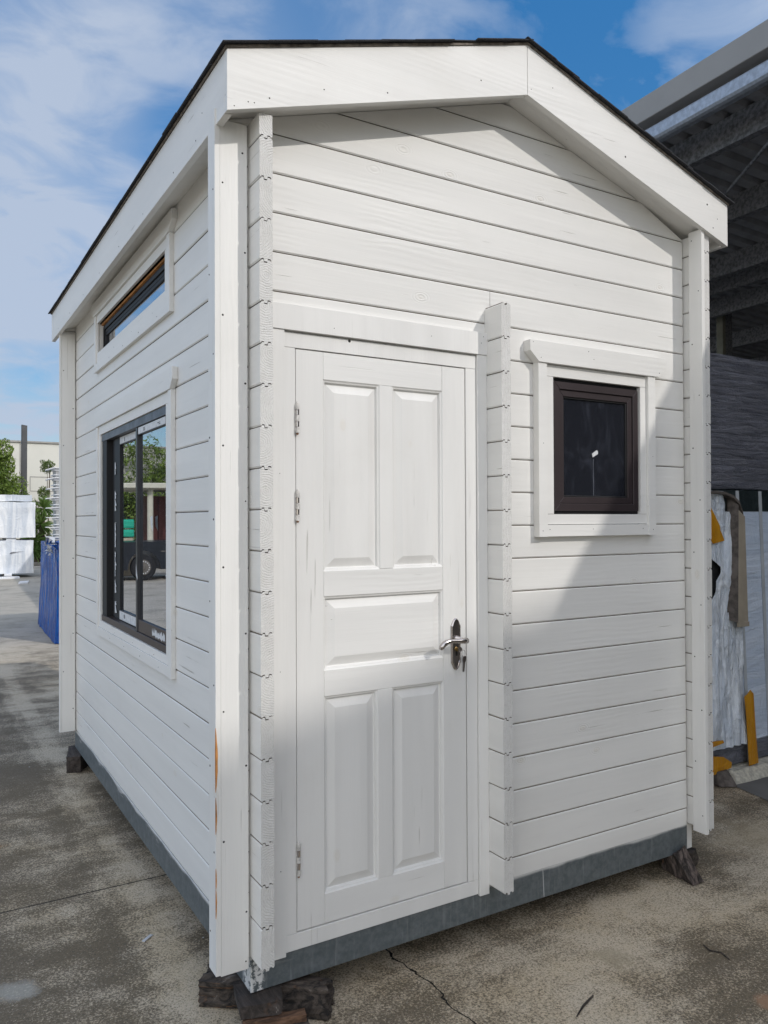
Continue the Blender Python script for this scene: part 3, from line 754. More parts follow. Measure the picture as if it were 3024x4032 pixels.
for i in range(4): mb.add([(px+rnd.uniform(-.001, .001)-pw*.6, .0028, zs[i]), (px+pw*.6, .0028, zs[i]), (px+pw*.6, .0028, zs[i+1]), (px-pw*.6, .0028, zs[i+1])], [(0, 1, 2, 3)])
t = NT('dried_drip'); t.fin((.17, .19, .22), .6); mb.build('drip_mark', [t.m], win)

# ---- side windows (plane x = 0)
SX = lambda a, b, d: (d, a, b)
def side_casing(yo0, yo1, yi0, yi1, z0, z1, zi0, zi1, capz, cap_pts, lbl):
    mb = MB(); t0 = .020
    mb.box(-t0, -.0005, yo0, yo0+.048, z0, capz-.001); mb.box(-t0, -.0005, yo1-.048, yo1, z0, capz-.001)
    mb.box(-t0+.001, -.0005, yo0+.0485, yo1-.0485, z0+.001, z0+.046)
    mb.box(-.013, -.0005, yo0+.0485, yo1-.0485, z0+.0475, zi0); mb.box(-.013, -.0005, yo0+.0485, yo1-.0485, zi1, capz-.001)
    mb.box(-.0125, -.0005, yo0+.0485, yi0, zi0+.0005, zi1-.0005); mb.box(-.0125, -.0005, yi1, yo1-.0485, zi0+.0005, zi1-.0005)
    mb.prism(cap_pts, lambda p: (-.024, p[0], p[1]), lambda p: (-.0005, p[0], p[1]))
    # reveal
    mb.box(.001, .05, yi1+.001, yi1+.012, zi0, zi1); mb.box(.001, .05, yi0-.012, yi0-.001, zi0, zi1)
    screws(mb, [(-.013, yo0+.3+i*.4, z0+.06) for i in range(3)]+[(-t0, yo0+.2+i*.33, z0+.02) for i in range(4)], (-1, 0, 0), .002)
    return mb.build('window', [PY, SCREW], cabin, .0018, label=lbl)
w1 = side_casing(.840, 2.410, .942, 2.318, .792, 2.0, .877, 1.943, 1.992,
                 [(.845, 1.993), (2.405, 1.993), (2.445, 2.03), (2.445, 2.080), (.805, 2.080), (.805, 2.03)], 'tall dark sliding window in white casing on the side wall')
mb = MB()
ZB, ZT = .879, 1.941
mb.m(0); mb.box(-.006, .05, .944, 2.316, ZB, .912); mb.m(2).box(-.006, .05, .944, 2.316, 1.902, ZT)
mb.m(0); mb.box(-.006, .05, .944, .958, .9125, 1.9015); mb.m(3).box(-.002, .05, 2.20, 2.316, .9125, 1.9015)
mb.build('frame', [BROWNALU, DARKALU, HEADALU, DBLACK], w1, .001)
mb = MB(); f0, f1 = .000, .022
mb.m(1); mb.box(f0, f1, .9585, .985, .9135, 1.900); mb.box(f0-.004, f1, 1.482, 1.512, .9135, 1.900)
mb.m(0); mb.box(f0, f1, .9855, 1.4815, .9135, .972); mb.m(1).box(f0, f1, .9855, 1.4815, 1.862, 1.900)
mb.m(1); mb.box(f0+.024, f1+.024, 1.5125, 1.548, .9135, 1.900); mb.m(2).box(f0+.024, f1+.024, 1.985, 2.12, .9135, 1.900); mb.m(1)
mb.box(f0+.024, f1+.024, 1.5485, 1.9845, .9135, .968); mb.box(f0+.024, f1+.024, 1.5485, 1.9845, 1.858, 1.900)
mb.m(2).box(.03, .05, 2.121, 2.199, .9135, 1.900)  # black panels stand in for the dark void beside the left sash
mb.build('sash', [BROWNALU, DARKALU, DBLACK], w1, .001)
mb = MB(); mb.box(.010, .014, .9855, 1.4815, .9725, 1.8615); mb.build('pane', [GLASS], w1)
mb = MB(); mb.box(.034, .038, 1.5485, 1.9845, .9685, 1.8575); mb.build('pane', [GLASS], w1)
# protective paper strips left on the sashes
rnd = random.Random(5)
def label_strip(x, y0, y1, z0, z1, marks):
    mb = MB(); mb.box(x, x+.0008, y0, y1, z0, z1); mb.m(1)
    for (ya, yb_, za, zb2) in marks: mb.box(x-.0005, x-.0001, ya, yb_, za, zb2)
    mb.build('paper_strip', [TAPE, INK], w1)
label_strip(-.0012, .990, 1.474, 1.866, 1.897, [(1.075, 1.10, 1.874, 1.877), (1.075, 1.12, 1.881, 1.884), (1.345, 1.352, 1.872, 1.889), (1.36, 1.368, 1.872, 1.889)])
label_strip(.0225, 1.552, 1.978, 1.862, 1.898, [(1.60, 1.607, 1.868, 1.889), (1.86, 1.87, 1.868, 1.889)])
label_strip(.0225, 1.552, 1.990, .918, .963, [(1.572+k*.008, 1.5755+k*.008, .924, .946) for k in range(6)]+[(1.86, 1.867, .932, .952), (1.875, 1.885, .932, .952)])
def ragged(x, yc, z0, z1, wdt, sgn):
    """one torn strip of protective paper: straight glued edge, ragged free edge"""
    mb = MB(); z_ = z0; pa = []
    while z_ < z1:
        pa.append((z_, wdt*rnd.uniform(.15, .5))); pa.append((z_+.004, wdt*rnd.uniform(.5, 1.3))); z_ += rnd.uniform(.012, .045)
    for k, (zz_, a) in enumerate(pa): mb.v += [(x, yc, zz_), (x-.004*rnd.random()*(k % 2), yc+a*sgn, zz_+.002)]
    for k in range(len(pa)-1): mb.face((2*k, 2*k+1, 2*k+3, 2*k+2))
    mb.build('torn_paper', [TAPE], w1)
ragged(-.0012, .959, .93, 1.89, .016, 1)
for a, b in ((.94, 1.02), (1.05, 1.12), (1.14, 1.28), (1.30, 1.45), (1.50, 1.62), (1.70, 1.78)): ragged(.0215, 2.10, a, b, .05, -1)
for q in ([(-.0014, 1.20, 1.40), (-.0014, 1.235, 1.42), (-.0014, 1.245, 1.465), (-.0014, 1.205, 1.47)], [(-.004, 1.478, 1.16), (-.006, 1.50, 1.185), (-.004, 1.506, 1.24), (-.003, 1.486, 1.245)]):
    mb = MB(); mb.add(q, [(0, 1, 2, 3)]); mb.build('torn_paper', [TAPE], w1)
mb = MB()
for k in range(23):
    y_ = 1.00+k*.0098; a, b = .918+rnd.random()*.014, .938+rnd.random()*.026
    mb.v += [(-.0008, y_, a), (-.0008, y_+.004, b)]
for k in range(22): mb.face((2*k, 2*k+2, 2*k+3, 2*k+1))
mb.build('paint_smear', [TAPE], w1)

w2 = side_casing(.860, 2.470, .956, 2.405, 2.320, 2.66, 2.428, 2.603, 2.650,
                 [(.865, 2.651), (2.465, 2.651), (2.52, 2.690), (2.52, 2.732), (.806, 2.732), (.806, 2.690)], 'long narrow window high under the eave of the side wall')
mb = MB(); mb.m(1).box(.010, .048, .957, 2.404, 2.593, 2.602); mb.m(0).box(.022, .048, .957, 2.404, 2.586, 2.5925); mb.box(.030, .048, .997, 2.364, 2.530, 2.5640)
mb.m(0); ring(mb, .957, 2.404, 2.430, 2.585, .020, .020, .05, SX); ring(mb, .978, 2.383, 2.4505, 2.5645, .018, .028, .05, SX)
mb.build('frame', [DBLACK, FRESH], w2, .001)
mb = MB(); mb.box(.036, .040, .9965, 2.3645, 2.469, 2.5295); mb.build('pane', [GLASS], w2)

# ------------------------------------------------------------------ timber blocks under the cabin and litter
def chunk(pts8, cuts, amp, seed, mats, name, label, cat, loc, group=None, mi_fn=None, grain=None):
    """a rough hexahedral lump: subdivided, then roughened"""
    rnd = random.Random(seed); bm = bmesh.new()
    vs = [bm.verts.new(p) for p in pts8]
    for f in [(0, 3, 2, 1), (4, 5, 6, 7), (0, 1, 5, 4), (1, 2, 6, 5), (2, 3, 7, 6), (3, 0, 4, 7)]: bm.faces.new([vs[i] for i in f])
    bmesh.ops.subdivide_edges(bm, edges=bm.edges, cuts=cuts, use_grid_fill=True)
    from mathutils import noise as mn
    for v in bm.verts:
        p = v.co.copy(); q_ = p.copy()
        if grain: p = p-Vector(grain).normalized()*p.dot(Vector(grain).normalized())*.88
        n = Vector((mn.noise(p*22+Vector((seed, 0, 0))), mn.noise(p*22+Vector((0, seed, 9))), mn.noise(p*22+Vector((5, 0, seed)))))
        n2 = Vector((mn.noise(p*70), mn.noise(p*70+Vector((3, 3, 3))), mn.noise(p*70+Vector((7, 7, 7)))))
        v.co = q_+n*amp+n2*amp*.5
        if v.co.z < GZ+.002: v.co.z = GZ+.002
    bmesh.ops.recalc_face_normals(bm, faces=bm.faces)
    me = bpy.data.meshes.new(name); 
    for v in bm.verts: v.co -= Vector(loc)
    bm.to_mesh(me); bm.free()
    for q in mats: me.materials.append(q)
    if mi_fn:
        for p in me.polygons: p.material_index = mi_fn(p.center+Vector(loc), p.normal)
    o = bpy.data.objects.new(name, me); col.objects.link(o); o.location = loc; o['label'] = label; o['category'] = cat
    if group: o['group'] = group
    return o
def obox(cx, cy, z0, z1, L_, Wd, ang, taper=1.):
    c, s = cos(ang), sin(ang); r = []
    for z_, k in ((z0, 1.), (z1, taper)):
        for a, b in ((-1, -1), (1, -1), (1, 1), (-1, 1)):
            x, y = a*L_/2*k, b*Wd/2*k; r.append((cx+x*c-y*s, cy+x*s+y*c, z_))
    return r
ang = math.atan2(-.275, .324)
sl = chunk(obox(.088, .088, GZ, -.088, .44, .095, ang, .985), 22, .016, 3, [RW, BRN], 'timber_sleeper', 'rotten dark sleeper lying crosswise under the near corner', 'sleeper', (.085, .11, GZ),
           mi_fn=lambda c, n: 1 if (c.x < -.01 and n.z > .45) else 0, grain=(cos(ang), sin(ang), 0))
chunk([(-.045, -.035, -.122), (.075, -.075, -.118), (.10, .02, -.108), (-.03, .06, -.108), (-.05, -.03, -.083), (.08, -.07, -.080), (.12, .04, -.0745), (-.03, .08, -.0745)], 6, .003, 8, [BLK], 'timber_wedge',
      'dark weathered wedge squeezed between the near corner and the sleeper', 'wedge', (.02, 0, -.11))
chunk(obox(.055, -.062, -.150, -.126, .20, .035, -.30), 7, .004, 12, [BRN], 'timber_offcut', 'reddish brown split stick in front of the rotten sleeper', 'offcut', (.055, -.062, -.14))
chunk(obox(.045, -.085, -.172, -.150, .22, .035, -.26), 7, .004, 17, [RW], 'timber_offcut', 'grey weathered stick lowest in front of the rotten sleeper', 'offcut', (.045, -.085, -.17))
chunk([(-.085, 3.035, GZ), (-.005, 3.0, GZ), (.12, 3.22, GZ), (-.03, 3.30, GZ), (-.085, 3.035, -.078), (-.005, 3.0, -.075), (.12, 3.22, -.075), (-.03, 3.30, -.076)], 4, .006, 23, [BLK], 'timber_block',
      'dark square timber block under the far end of the side wall', 'block', (-.03, 3.1, GZ), grain=(0, 1, 0))
chunk([(2.030, -.085, GZ), (2.095, -.10, GZ), (2.15, .08, GZ), (2.06, .10, GZ), (2.000, -.018, -.060), (2.072, -.02, -.030), (2.11, -.002, -.080), (2.03, .07, -.082)], 12, .012, 31, [RWZ], 'timber_block',
      'upright grey split timber block under the right front corner', 'block', (2.05, 0, GZ), grain=(.0, .35, .9))
chunk(obox(2.16, .12, GZ, -.10, .08, .20, .35), 4, .008, 37, [RW], 'timber_block', 'dark timber stub behind the grey block at the right corner', 'block', (2.16, .12, GZ))
chunk(obox(-.148, .716, GZ, GZ+.006, .05, .012, .7), 2, .003, 41, [CLEAR], 'plastic_scrap', 'tiny crumpled clear scrap on the concrete beside the side wall', 'litter', (-.148, .716, GZ))
mb = MB(); mb.tube([(.93, -.50, GZ+.004), (.99, -.47, GZ+.005), (1.06, -.445, GZ+.004)], [.002, .004, .003], 6)
one(mb, 'twig', [RW], 'short straight dark twig on the concrete in front of the cabin', 'twig', (.99, -.47, GZ))
mb = MB(); mb.tube([(1.655, -.43, GZ+.004), (1.64, -.47, GZ+.005), (1.665, -.50, GZ+.004), (1.65, -.545, GZ+.004)], [.002, .003, .003, .002], 6)
one(mb, 'twig', [RW], 'curved dark twig on the concrete towards the right', 'twig', (1.66, -.48, GZ))

# ------------------------------------------------------------------ wrapped pack at the right
def Yp(u, v, y=.72):  # photograph pixel -> point on the pack's front plane, used once to read off the sizes below
    return None
PY0 = .765
pack = thing('wrapped_pack', 'tall pack in torn silvery plastic standing right of the cabin', 'pack', (4.1, 1.3, GZ))
def sheet(x0, x1, z0, z1, y, nxs, nzs, fn):
    mb = MB(); o = len(mb.v)
    for j in range(nzs+1):
        for i in range(nxs+1):
            x = x0+(x1-x0)*i/nxs; z_ = z0+(z1-z0)*j/nzs; mb.v.append(fn(x, z_, y))
    for j in range(nzs):
        for i in range(nxs):
            a = o+j*(nxs+1)+i; mb.face((a, a+1, a+nxs+2, a+nxs+1))
    return mb
from mathutils import noise as mn
mb = MB(); mb.m(0).box(3.0, 5.4, PY0, 1.95, .012, 1.628); mb.m(1).box(3.0, 5.4, PY0+.001, 1.949, -.115, .011)
mb.build('body', [WRAPP, WRAPK], pack, .012)
mb = MB(); mb.box(3.0, 5.4, PY0-.003, PY0-.0005, 1.492, 1.627); mb.build('dark_band', [plain('dark_green_panel', (.018, .026, .028), .4, 0, .4, 30, .5)], pack)
def fold(x, z_, y):
    d = abs(mn.noise(Vector((x*14, z_*2.2, 3))))*.045+abs(mn.noise(Vector((x*30, z_*14, 1))))*.012
    return (x+mn.noise(Vector((z_*3, 1, 2)))*.01, y-.022-d, z_)
mb = sheet(3.0, 3.46, .02, .86, PY0, 46, 70, fold)
mb2 = sheet(3.385, 3.60, .02, 1.49, PY0+.010, 22, 90, fold); mb.add(mb2.v, mb2.f)
# upper torn flap, with a sloping lower edge
o = len(mb.v); cols_, rows_ = 30, 40
for j in range(rows_+1):
    for i in range(cols_+1):
        x = 3.0+.40*i/cols_; zl = 1.235-.09*max(0, (x-3.24)/.13) if x > 3.2 else 1.24; zu = 1.625-.02*(x-3.0)
        mb.v.append(fold(x, zl+(zu-zl)*j/rows_, PY0))
for j in range(rows_):
    for i in range(cols_):
        a = o+j*(cols_+1)+i; mb.face((a, a+1, a+cols_+2, a+cols_+1))
# side flap between the hole and the board
o = len(mb.v)
for j in range(41):
    for i in range(9):
        z_ = .80+.45*j/40; xl = 3.255+(z_-.86)*.42 if z_ < 1.14 else 3.372; mb.v.append(fold(xl+(3.43-xl)*i/8, z_, PY0))
for j in range(40):
    for i in range(8):
        a = o+j*9+i; mb.face((a, a+1, a+10, a+9))
mb.mi = [0]*len(mb.f)
mb.build('torn_plastic', [WRAPS], pack, smooth=True)
mb = MB(); mb.box(3.0, 3.40, PY0-.012, PY0-.004, .86, 1.25)
mb.m(1)
for k in range(6): mb.box(3.0, 3.33, PY0-.020, PY0-.013, .90+k*.055, .912+k*.055)
mb.build('dark_gap', [DBLACK, plain('shiny_black_slats', (.05, .05, .055), .15)], pack)
def tapeq(pts, name='orange_tape'):
    mb = MB(); 
    fr_ = [fold(p[0], p[1], PY0-.004) for p in pts]; n = len(pts)
    ymin = min(p[1] for p in fr_)-.004
    mb.v = [(p[0], ymin, p[2]) for p in fr_]+[(p[0], ymin+.003, p[2]) for p in fr_]
    mb.face(list(range(n))[::-1]); mb.face(list(range(n, 2*n)))
    for i in range(n): mb.face((i, (i+1) % n, n+(i+1) % n, n+i))
    return mb.build(name, [ORANGE], pack)
tapeq([(3.10, 1.55), (3.248, 1.53), (3.30, 1.46), (3.345, 1.40), (3.35, 1.375), (3.392, 1.31), (3.33, 1.30), (3.284, 1.292), (3.25, 1.33), (3.10, 1.35)])
tapeq([(3.556, .326), (3.585, .338), (3.617, .362), (3.630, .350), (3.649, .335), (3.670, .10), (3.691, -.110), (3.597, -.113), (3.585, .10), (3.570, .25)])
tapeq([(3.10, .02), (3.27, -.005), (3.35, -.02), (3.43, -.066), (3.425, -.098), (3.265, -.116), (3.10, -.116)])
tapeq([(3.2, .075), (3.27, .085), (3.36, .08), (3.37, .062), (3.30, .055), (3.2, .045)])
for x0, x1 in ((3.558, 3.640), (3.793, 3.86), (4.35, 4.42)):
    mb = MB(); wd = .028
    mb.hexa([(x1+.02, PY0-.007, -.113), (x1+.02+wd, PY0-.007, -.113), (x1+.02+wd, PY0-.004, -.113), (x1+.02, PY0-.004, -.113),
             (x0, PY0-.007, 1.624), (x0+wd*1.1, PY0-.007, 1.624), (x0+wd*1.1, PY0-.004, 1.624), (x0, PY0-.004, 1.624)])
    mb.build('strap', [plain('pale_strap', (.42, .45, .48), .4)], pack)
for x, z_, l in ((3.62, .95, .18), (3.64, 1.08, .12), (3.66, .72, .1)):
    mb = MB(); mb.tube([(x, PY0-.003, z_), (x+l*.5, PY0-.005, z_+.014), (x+l, PY0-.003, z_+.018)], .0022, 5); mb.build('crease', [WRAPS], pack)

bp_ = thing('black_wrapped_pack', 'black stretch wrapped pack stacked on top of the silvery pack', 'pack', (4.1, 1.3, 1.63))
rows = 17; mb = MB(); zz0, zz1 = 1.634, 2.478
nX, nZ = 100, 260
def bl(x, z_):
    f = (z_-zz0)/(zz1-zz0)*rows; fr_ = f-math.floor(f)
    d = .006*(abs(sin(pi*fr_))**.3)+.0035*mn.noise(Vector((x*2.2, z_*40, 2)))+.0022*mn.noise(Vector((x*5, z_*110, 7)))
    return (x, PY0+.006-d, z_+.006*mn.noise(Vector((x*4, 1, z_*3))))
for j in range(nZ+1):
    for i in range(nX+1): mb.v.append(bl(2.9+2.4*i/nX, zz0+(zz1-zz0)*j/nZ+(.035*(2.9+2.4*i/nX-3.3)*.3 if j == nZ else 0)))
for j in range(nZ):
    for i in range(nX):
        a = j*(nX+1)+i; mb.face((a, a+1, a+nX+2, a+nX+1))
mb.build('stretch_film', [WRAPK], bp_, smooth=True)
mb = MB(); mb.box(2.9, 5.3, PY0+.012, 1.9, 1.634, 2.475); mb.build('body', [WRAPK], bp_)

# bent cardboard edge protector hanging over the pack
mb = MB(); A = [(3.23, 1.612), (3.27, 1.618), (3.36, 1.612), (3.44, 1.592), (3.50, 1.556), (3.535, 1.49), (3.545, 1.42)]
ya = PY0-.075
w0 = .014
for (x0, z0), (x1, z1) in zip(A, A[1:]):
    mb.m(0).hexa([(x0, ya, z0-.016), (x1, ya, z1-.016-.01*(x1-3.2)), (x1, ya+.06, z1-.016), (x0, ya+.06, z0-.016), (x0, ya, z0), (x1, ya, z1), (x1, ya+.06, z1), (x0, ya+.06, z0)])
mb.m(1).hexa([(3.478, ya, .800), (3.582, ya+.004, .795), (3.582, ya+.012, .795), (3.478, ya+.010, .800), (3.492, ya, 1.50), (3.552, ya, 1.46), (3.552, ya+.012, 1.46), (3.492, ya+.012, 1.50)])
mb.m(0).hexa([(3.445, ya+.05, .812), (3.477, ya, .800), (3.477, ya+.012, .800), (3.445, ya+.06, .812), (3.455, ya+.05, 1.585), (3.491, ya, 1.53), (3.491, ya+.012, 1.53), (3.455, ya+.06, 1.585)])
mb.m(1).box(3.476, 3.584, ya-.002, ya+.012, .770, .799)
one(mb, 'edge_protector', [CARDD, CARD], 'bent brown cardboard strip hanging down over the silvery pack', 'cardboard', (3.5, ya, 1.2), bevel=.002)
chunk([(3.37, .64, GZ), (5.3, .62, GZ), (5.3, 1.1, GZ), (3.42, 1.1, GZ), (3.43, .70, -.119), (5.3, .68, -.119), (5.3, 1.1, -.119), (3.45, 1.1, -.119)], 14, .010, 51, [FOAM], 'concrete_plinth',
      'crumbling cream concrete strip carrying the silvery pack', 'plinth', (4.2, .85, GZ))
mb = MB()
mb.hexa([(3.25, .665, GZ+.004), (3.345, .605, GZ+.004), (3.42, .74, GZ+.004), (3.27, .80, GZ+.004), (3.285, .71, -.10), (3.365, .69, -.10), (3.42, .76, -.10), (3.30, .78, -.10)])
one(mb, 'support_block', [CARDD], 'folded brown cardboard support under the corner of the silvery pack', 'support', (3.3, .7, GZ), bevel=.006)

# ------------------------------------------------------------------ the open shed at the right
E0 = Vector((4.104, .849, 4.880)); D1 = Vector((.049, .999, 0)).normalized(); NR = Vector((.999, -.049, 0)).normalized(); FALL = -.06
def S3(s, n, dz=0.): p = E0+D1*s+NR*n; return (p.x, p.y, p.z+dz+FALL*n)
def sbox(mb, s0, s1, n0, n1, z0, z1, level=False):
    f = (lambda s, n, z_: S3(s, n, z_)) if not level else (lambda s, n, z_: (S3(s, n)[0], S3(s, n)[1], z_))
    return mb.hexa([f(s0, n0, z0), f(s0, n1, z0), f(s1, n1, z0), f(s1, n0, z0), f(s0, n0, z1), f(s0, n1, z1), f(s1, n1, z1), f(s1, n0, z1)])
S0, S1, DEEP = -8.6, 24.0, 13.0
shed = thing('open_shed', 'large open steel shed with grey fascia and dark ribbed roof', 'shed', (E0.x+3, E0.y, GZ))
mb = MB(); sbox(mb, S0, S1, -.004, .14, -.196, 0.0); mb.build('fascia', [FASC], shed, .004)
mb = MB()
pts = [(.035, -.345), (.035, -.262), (.043, -.248), (.058, -.240), (.13, -.240), (.13, -.365), (.075, -.37), (.05, -.362)]
mb.prism(pts, lambda p: S3(S0, p[0], p[1]), lambda p: S3(S1, p[0], p[1])); mb.build('eave_tube', [GALVL], shed, .004)
# ribbed sheet, ribs across the fall
mb = MB(); per = .195; s = S0; prof = []
while s < S1: prof += [(s, 0), (s+.095, 0), (s+.120, .045), (s+.165, .045), (s+.190, 0)]; s += per
for (a, za), (b, zb_) in zip(prof, prof[1:]):
    o = len(mb.v); mb.v += [S3(a, .14, -.215+za), S3(b, .14, -.215+zb_), S3(b, DEEP, -.215+zb_), S3(a, DEEP, -.215+za)]; mb.face((o, o+1, o+2, o+3))
mb.build('roof_sheet', [ROOFSH], shed)
for n_, dp in ((.47, .23), (1.66, .23), (2.86, .23), (3.40, .20), (4.08, .23), (5.6, .23), (7.2, .23), (8.8, .23), (10.4, .23)):
    mb = MB(); pts = [(n_, -.216), (n_+.07, -.216), (n_+.07, -.232), (n_+.006, -.232), (n_+.006, -.216-dp+.012), (n_+.07, -.216-dp+.012), (n_+.07, -.216-dp), (n_, -.216-dp)]
    mb.prism(pts, lambda p: S3(S0+.02, p[0], p[1]), lambda p: S3(S1-.02, p[0], p[1])); mb.build('purlin', [GALV], shed)
mb = MB(); mb.tube([(4.70, 1.22, 4.355), (5.266, 2.056, 4.325), (5.7, 2.68, 4.30)], .014, 8); mb.build('brace', [GALV], shed)
mb = MB(); sbox(mb, S0, S1, DEEP, DEEP+.1, GZ, 4.0, True); mb.build('wall', [DARKW], shed)
for s in (S0-.1, S1):
    mb = MB(); sbox(mb, s, s+.1, 1.2, DEEP-.01, GZ, 3.90, True); mb.build('wall', [DARKW], shed)
mb = MB(); mb.box(8.69, 8.755, 4.56, 4.66, GZ, 4.54); mb.m(1).box(8.757, 8.93, 4.58, 4.72, GZ, 4.5); mb.m(1).tube([(8.78, 4.60, 4.45), (8.765, 4.55, 4.75), (8.74, 4.5, 4.85)], .022, 8)
mb.m(0).box(8.775, 8.80, 4.56, 4.579, 3.2, 3.26)
mb.build('post', [plain('dull_olive_post', (.20, .20, .16), .7), GALV], shed, .004)
for n_, s in ((.25, 6), (.25, 14), (.25, 22), (12.5, -6), (12.5, 6)):
    mb = MB(); sbox(mb, s, s+.15, n_, n_+.15, GZ, 4.05 if n_ > 5 else 4.60, True); mb.build('post', [GALV], shed)

# dark stored packs inside the shed, just visible through the shade
for i, (x, y, z_, a, b, c) in enumerate(((6.6, 4.2, GZ, 1.7, 2.2, 2.3), (9.6, 5.6, GZ, 2.4, 2.6, 2.6))):
    mb = MB(); mb.box(x, x+a, y, y+b, z_+.1, z_+c); mb.m(1).box(x+.1, x+a-.1, y+.1, y+b-.1, z_, z_+.095)
    one(mb, 'stored_pack', [WRAPK, TIM], ('dark wrapped pack stored under the shed roof nearest the cabin', 'dark wrapped pack stored deeper inside the shed')[i], 'pack', (x+a/2, y+b/2, z_), bevel=.02)

# ------------------------------------------------------------------ neighbouring hall behind the viewer (shades the yard, mirrored in the small window)
e = Vector((1, .437, 0)).normalized(); nn = Vector((e.y, -e.x, 0)); B0 = Vector((7.5, -14.0, 0)); hall_top = 11.42
hall = thing('warehouse', 'dark warehouse across the yard, mirrored in the small front window', 'warehouse', (10, -18, GZ))
def HB(mb, t0, t1, n0, n1, z0, z1):
    q = lambda t_, n_, z_: tuple(B0+e*t_+nn*n_+Vector((0, 0, z_)))
    return mb.hexa([q(t0, n0, z0), q(t1, n0, z0), q(t1, n1, z0), q(t0, n1, z0), q(t0, n0, z1), q(t1, n0, z1), q(t1, n1, z1), q(t0, n1, z1)])
mb = MB(); HB(mb, -6.5, 9, 0, 7, GZ, hall_top-.25); mb.build('wall', [WH], hall)
mb = MB(); HB(mb, -6.6, 9.1, -.08, 7.1, hall_top-.249, hall_top); mb.build('parapet', [FASC], hall)
mb = MB(); 
for k in range(16): HB(mb, 1.0, 5.2, -.06, -.001, GZ+.25*k, GZ+.25*k+.235)
mb.build('roller_door', [plain('roller_door_paint', (.10, .10, .11), .5)], hall)
mb = MB()
for k in range(10): HB(mb, -6+k*1.5, -5.96+k*1.5, -.03, -.001, 4.6, hall_top-.26)
mb.build('panel_rib', [WH], hall)

# ------------------------------------------------------------------ far left: cream factory, post, trees, white packs
fac = thing('factory_building', 'long cream concrete factory with flat parapet beyond the yard', 'building', (8, 40, GZ))
mb = MB(); mb.box(-16, 45, 34, 60, GZ, 4.80)
mb.m(1); mb.box(2.86, 2.90, 33.985, 33.999, GZ, 4.79); mb.box(9, 9.04, 33.985, 33.999, GZ, 4.79); mb.box(-4, -3.96, 33.985, 33.999, GZ, 4.79)
mb.box(3.26, 8.6, 33.987, 33.999, 3.345, 3.372); mb.box(3.26, 8.6, 33.987, 33.999, 2.74, 2.765); mb.box(3.25, 3.275, 33.987, 33.999, 2.766, 3.344)
mb.build('wall', [FACT, FACTD], fac)
mb = MB(); mb.box(-16.05, 45.05, 33.93, 60.05, 4.801, 4.87); mb.build('parapet_cap', [FACTD], fac)
mb = MB(); mb.hexa([(2.62, 31.3, GZ), (2.83, 31.3, GZ), (2.83, 31.5, GZ), (2.62, 31.5, GZ), (2.65, 31.3, 5.25), (2.85, 31.3, 5.22), (2.85, 31.5, 5.22), (2.65, 31.5, 5.25)])
mb.m(1).box(2.645, 2.655, 31.28, 31.30, 1, 5.1)
mb2 = one(mb, 'steel_post', [POSTM, DARKALU], 'tall dark grey post rising above the cream factory wall', 'post', (2.73, 31.4, GZ))
mb = MB(); mb.box(-20, 30, 29.2, 29.38, GZ, GZ+.13); struct(mb, 'kerb', KERB, bevel=.02)
mb = MB(); mb.box(-20, 30, 29.381, 33.9, GZ, GZ+.10); struct(mb, 'planting_bed', plain('mulch', (.09, .07, .05), .95, 0, .3, 8, .8))

def foliage(name, mat, parent, blobs, n, size, seed, dens=1.):
    rnd = random.Random(seed); mb = MB()
    tot = sum(b[3]*b[4]*b[5] for b in blobs)
    for (bx, by, bz, rx, ry, rz) in blobs:
        k = int(n*(rx*ry*rz)/tot)
        for _ in range(k):
            while True:
                p = Vector((rnd.uniform(-1, 1), rnd.uniform(-1, 1), rnd.uniform(-1, 1)))
                if p.length <= 1: break
            r = p.length; q = p.normalized()*(r**.45)
            f = .74+.55*mn.noise(q*2.1+Vector((seed, bx, bz)))
            if mn.noise(q*4.5*f+Vector((bz*3, seed, 2))) < -.12 and rnd.random() < .85: continue
            c = Vector((bx+q.x*rx*f, by+q.y*ry*f, bz+q.z*rz*f))
            a = Vector((rnd.gauss(0, 1), rnd.gauss(0, 1), rnd.gauss(0, .7))).normalized(); b = a.orthogonal().normalized()
            b = (b*cos(rnd.random()*6)+a.cross(b)*sin(rnd.random()*6)); L_ = size*rnd.uniform(.6, 1.3)
            mb.add([c-b*L_*.5, c+a*L_*.22, c+b*L_*.5, c-a*L_*.22], [(0, 1, 2, 3)])
    return mb.build(name, [mat], parent)
def tree(label, x, y, blobs, n, size, seed, mat, trunk_h, tr=.08, name='leafy_tree', cat='tree', group=None):
    t_ = thing(name, label, cat, (x, y, GZ+.10), group)
    rnd = random.Random(seed); mb = MB()
    mb.tube([(x, y, GZ+.1), (x+.04, y, trunk_h*.5), (x+rnd.uniform(-.1, .1), y, trunk_h)], [tr, tr*.8, tr*.55], 8)
    for b in blobs[:6]:
        mb.tube([(x, y, trunk_h*.6), ((x+b[0])/2, (y+b[1])/2, (trunk_h*.6+b[2])/2+.1), (b[0], b[1], b[2])], [tr*.5, tr*.35, tr*.15], 6)
    mb.build('trunk', [BARK], t_); foliage('crown', mat, t_, blobs, n, size, seed); return t_
tree('light green feathery tree in front of the cream factory', 1.35, 28.9+1, [(1.35, 29.9, 3.9, .95, .8, .95), (1.75, 29.8, 3.45, .6, .6, .6), (1.0, 29.9, 4.2, .8, .7, .7)], 22000, .10, 3, LEAF1, 3.4)
tree('bushy olive green shrub below the light green tree', 2.15, 29.8, [(2.15, 29.8, 2.35, .62, .6, 1.0), (2.55, 29.8, 2.0, .42, .5, .6), (1.9, 29.8, 2.75, .45, .5, .55)], 13000, .09, 5, LEAF1, 2.0, .05, 'leafy_shrub', 'shrub')
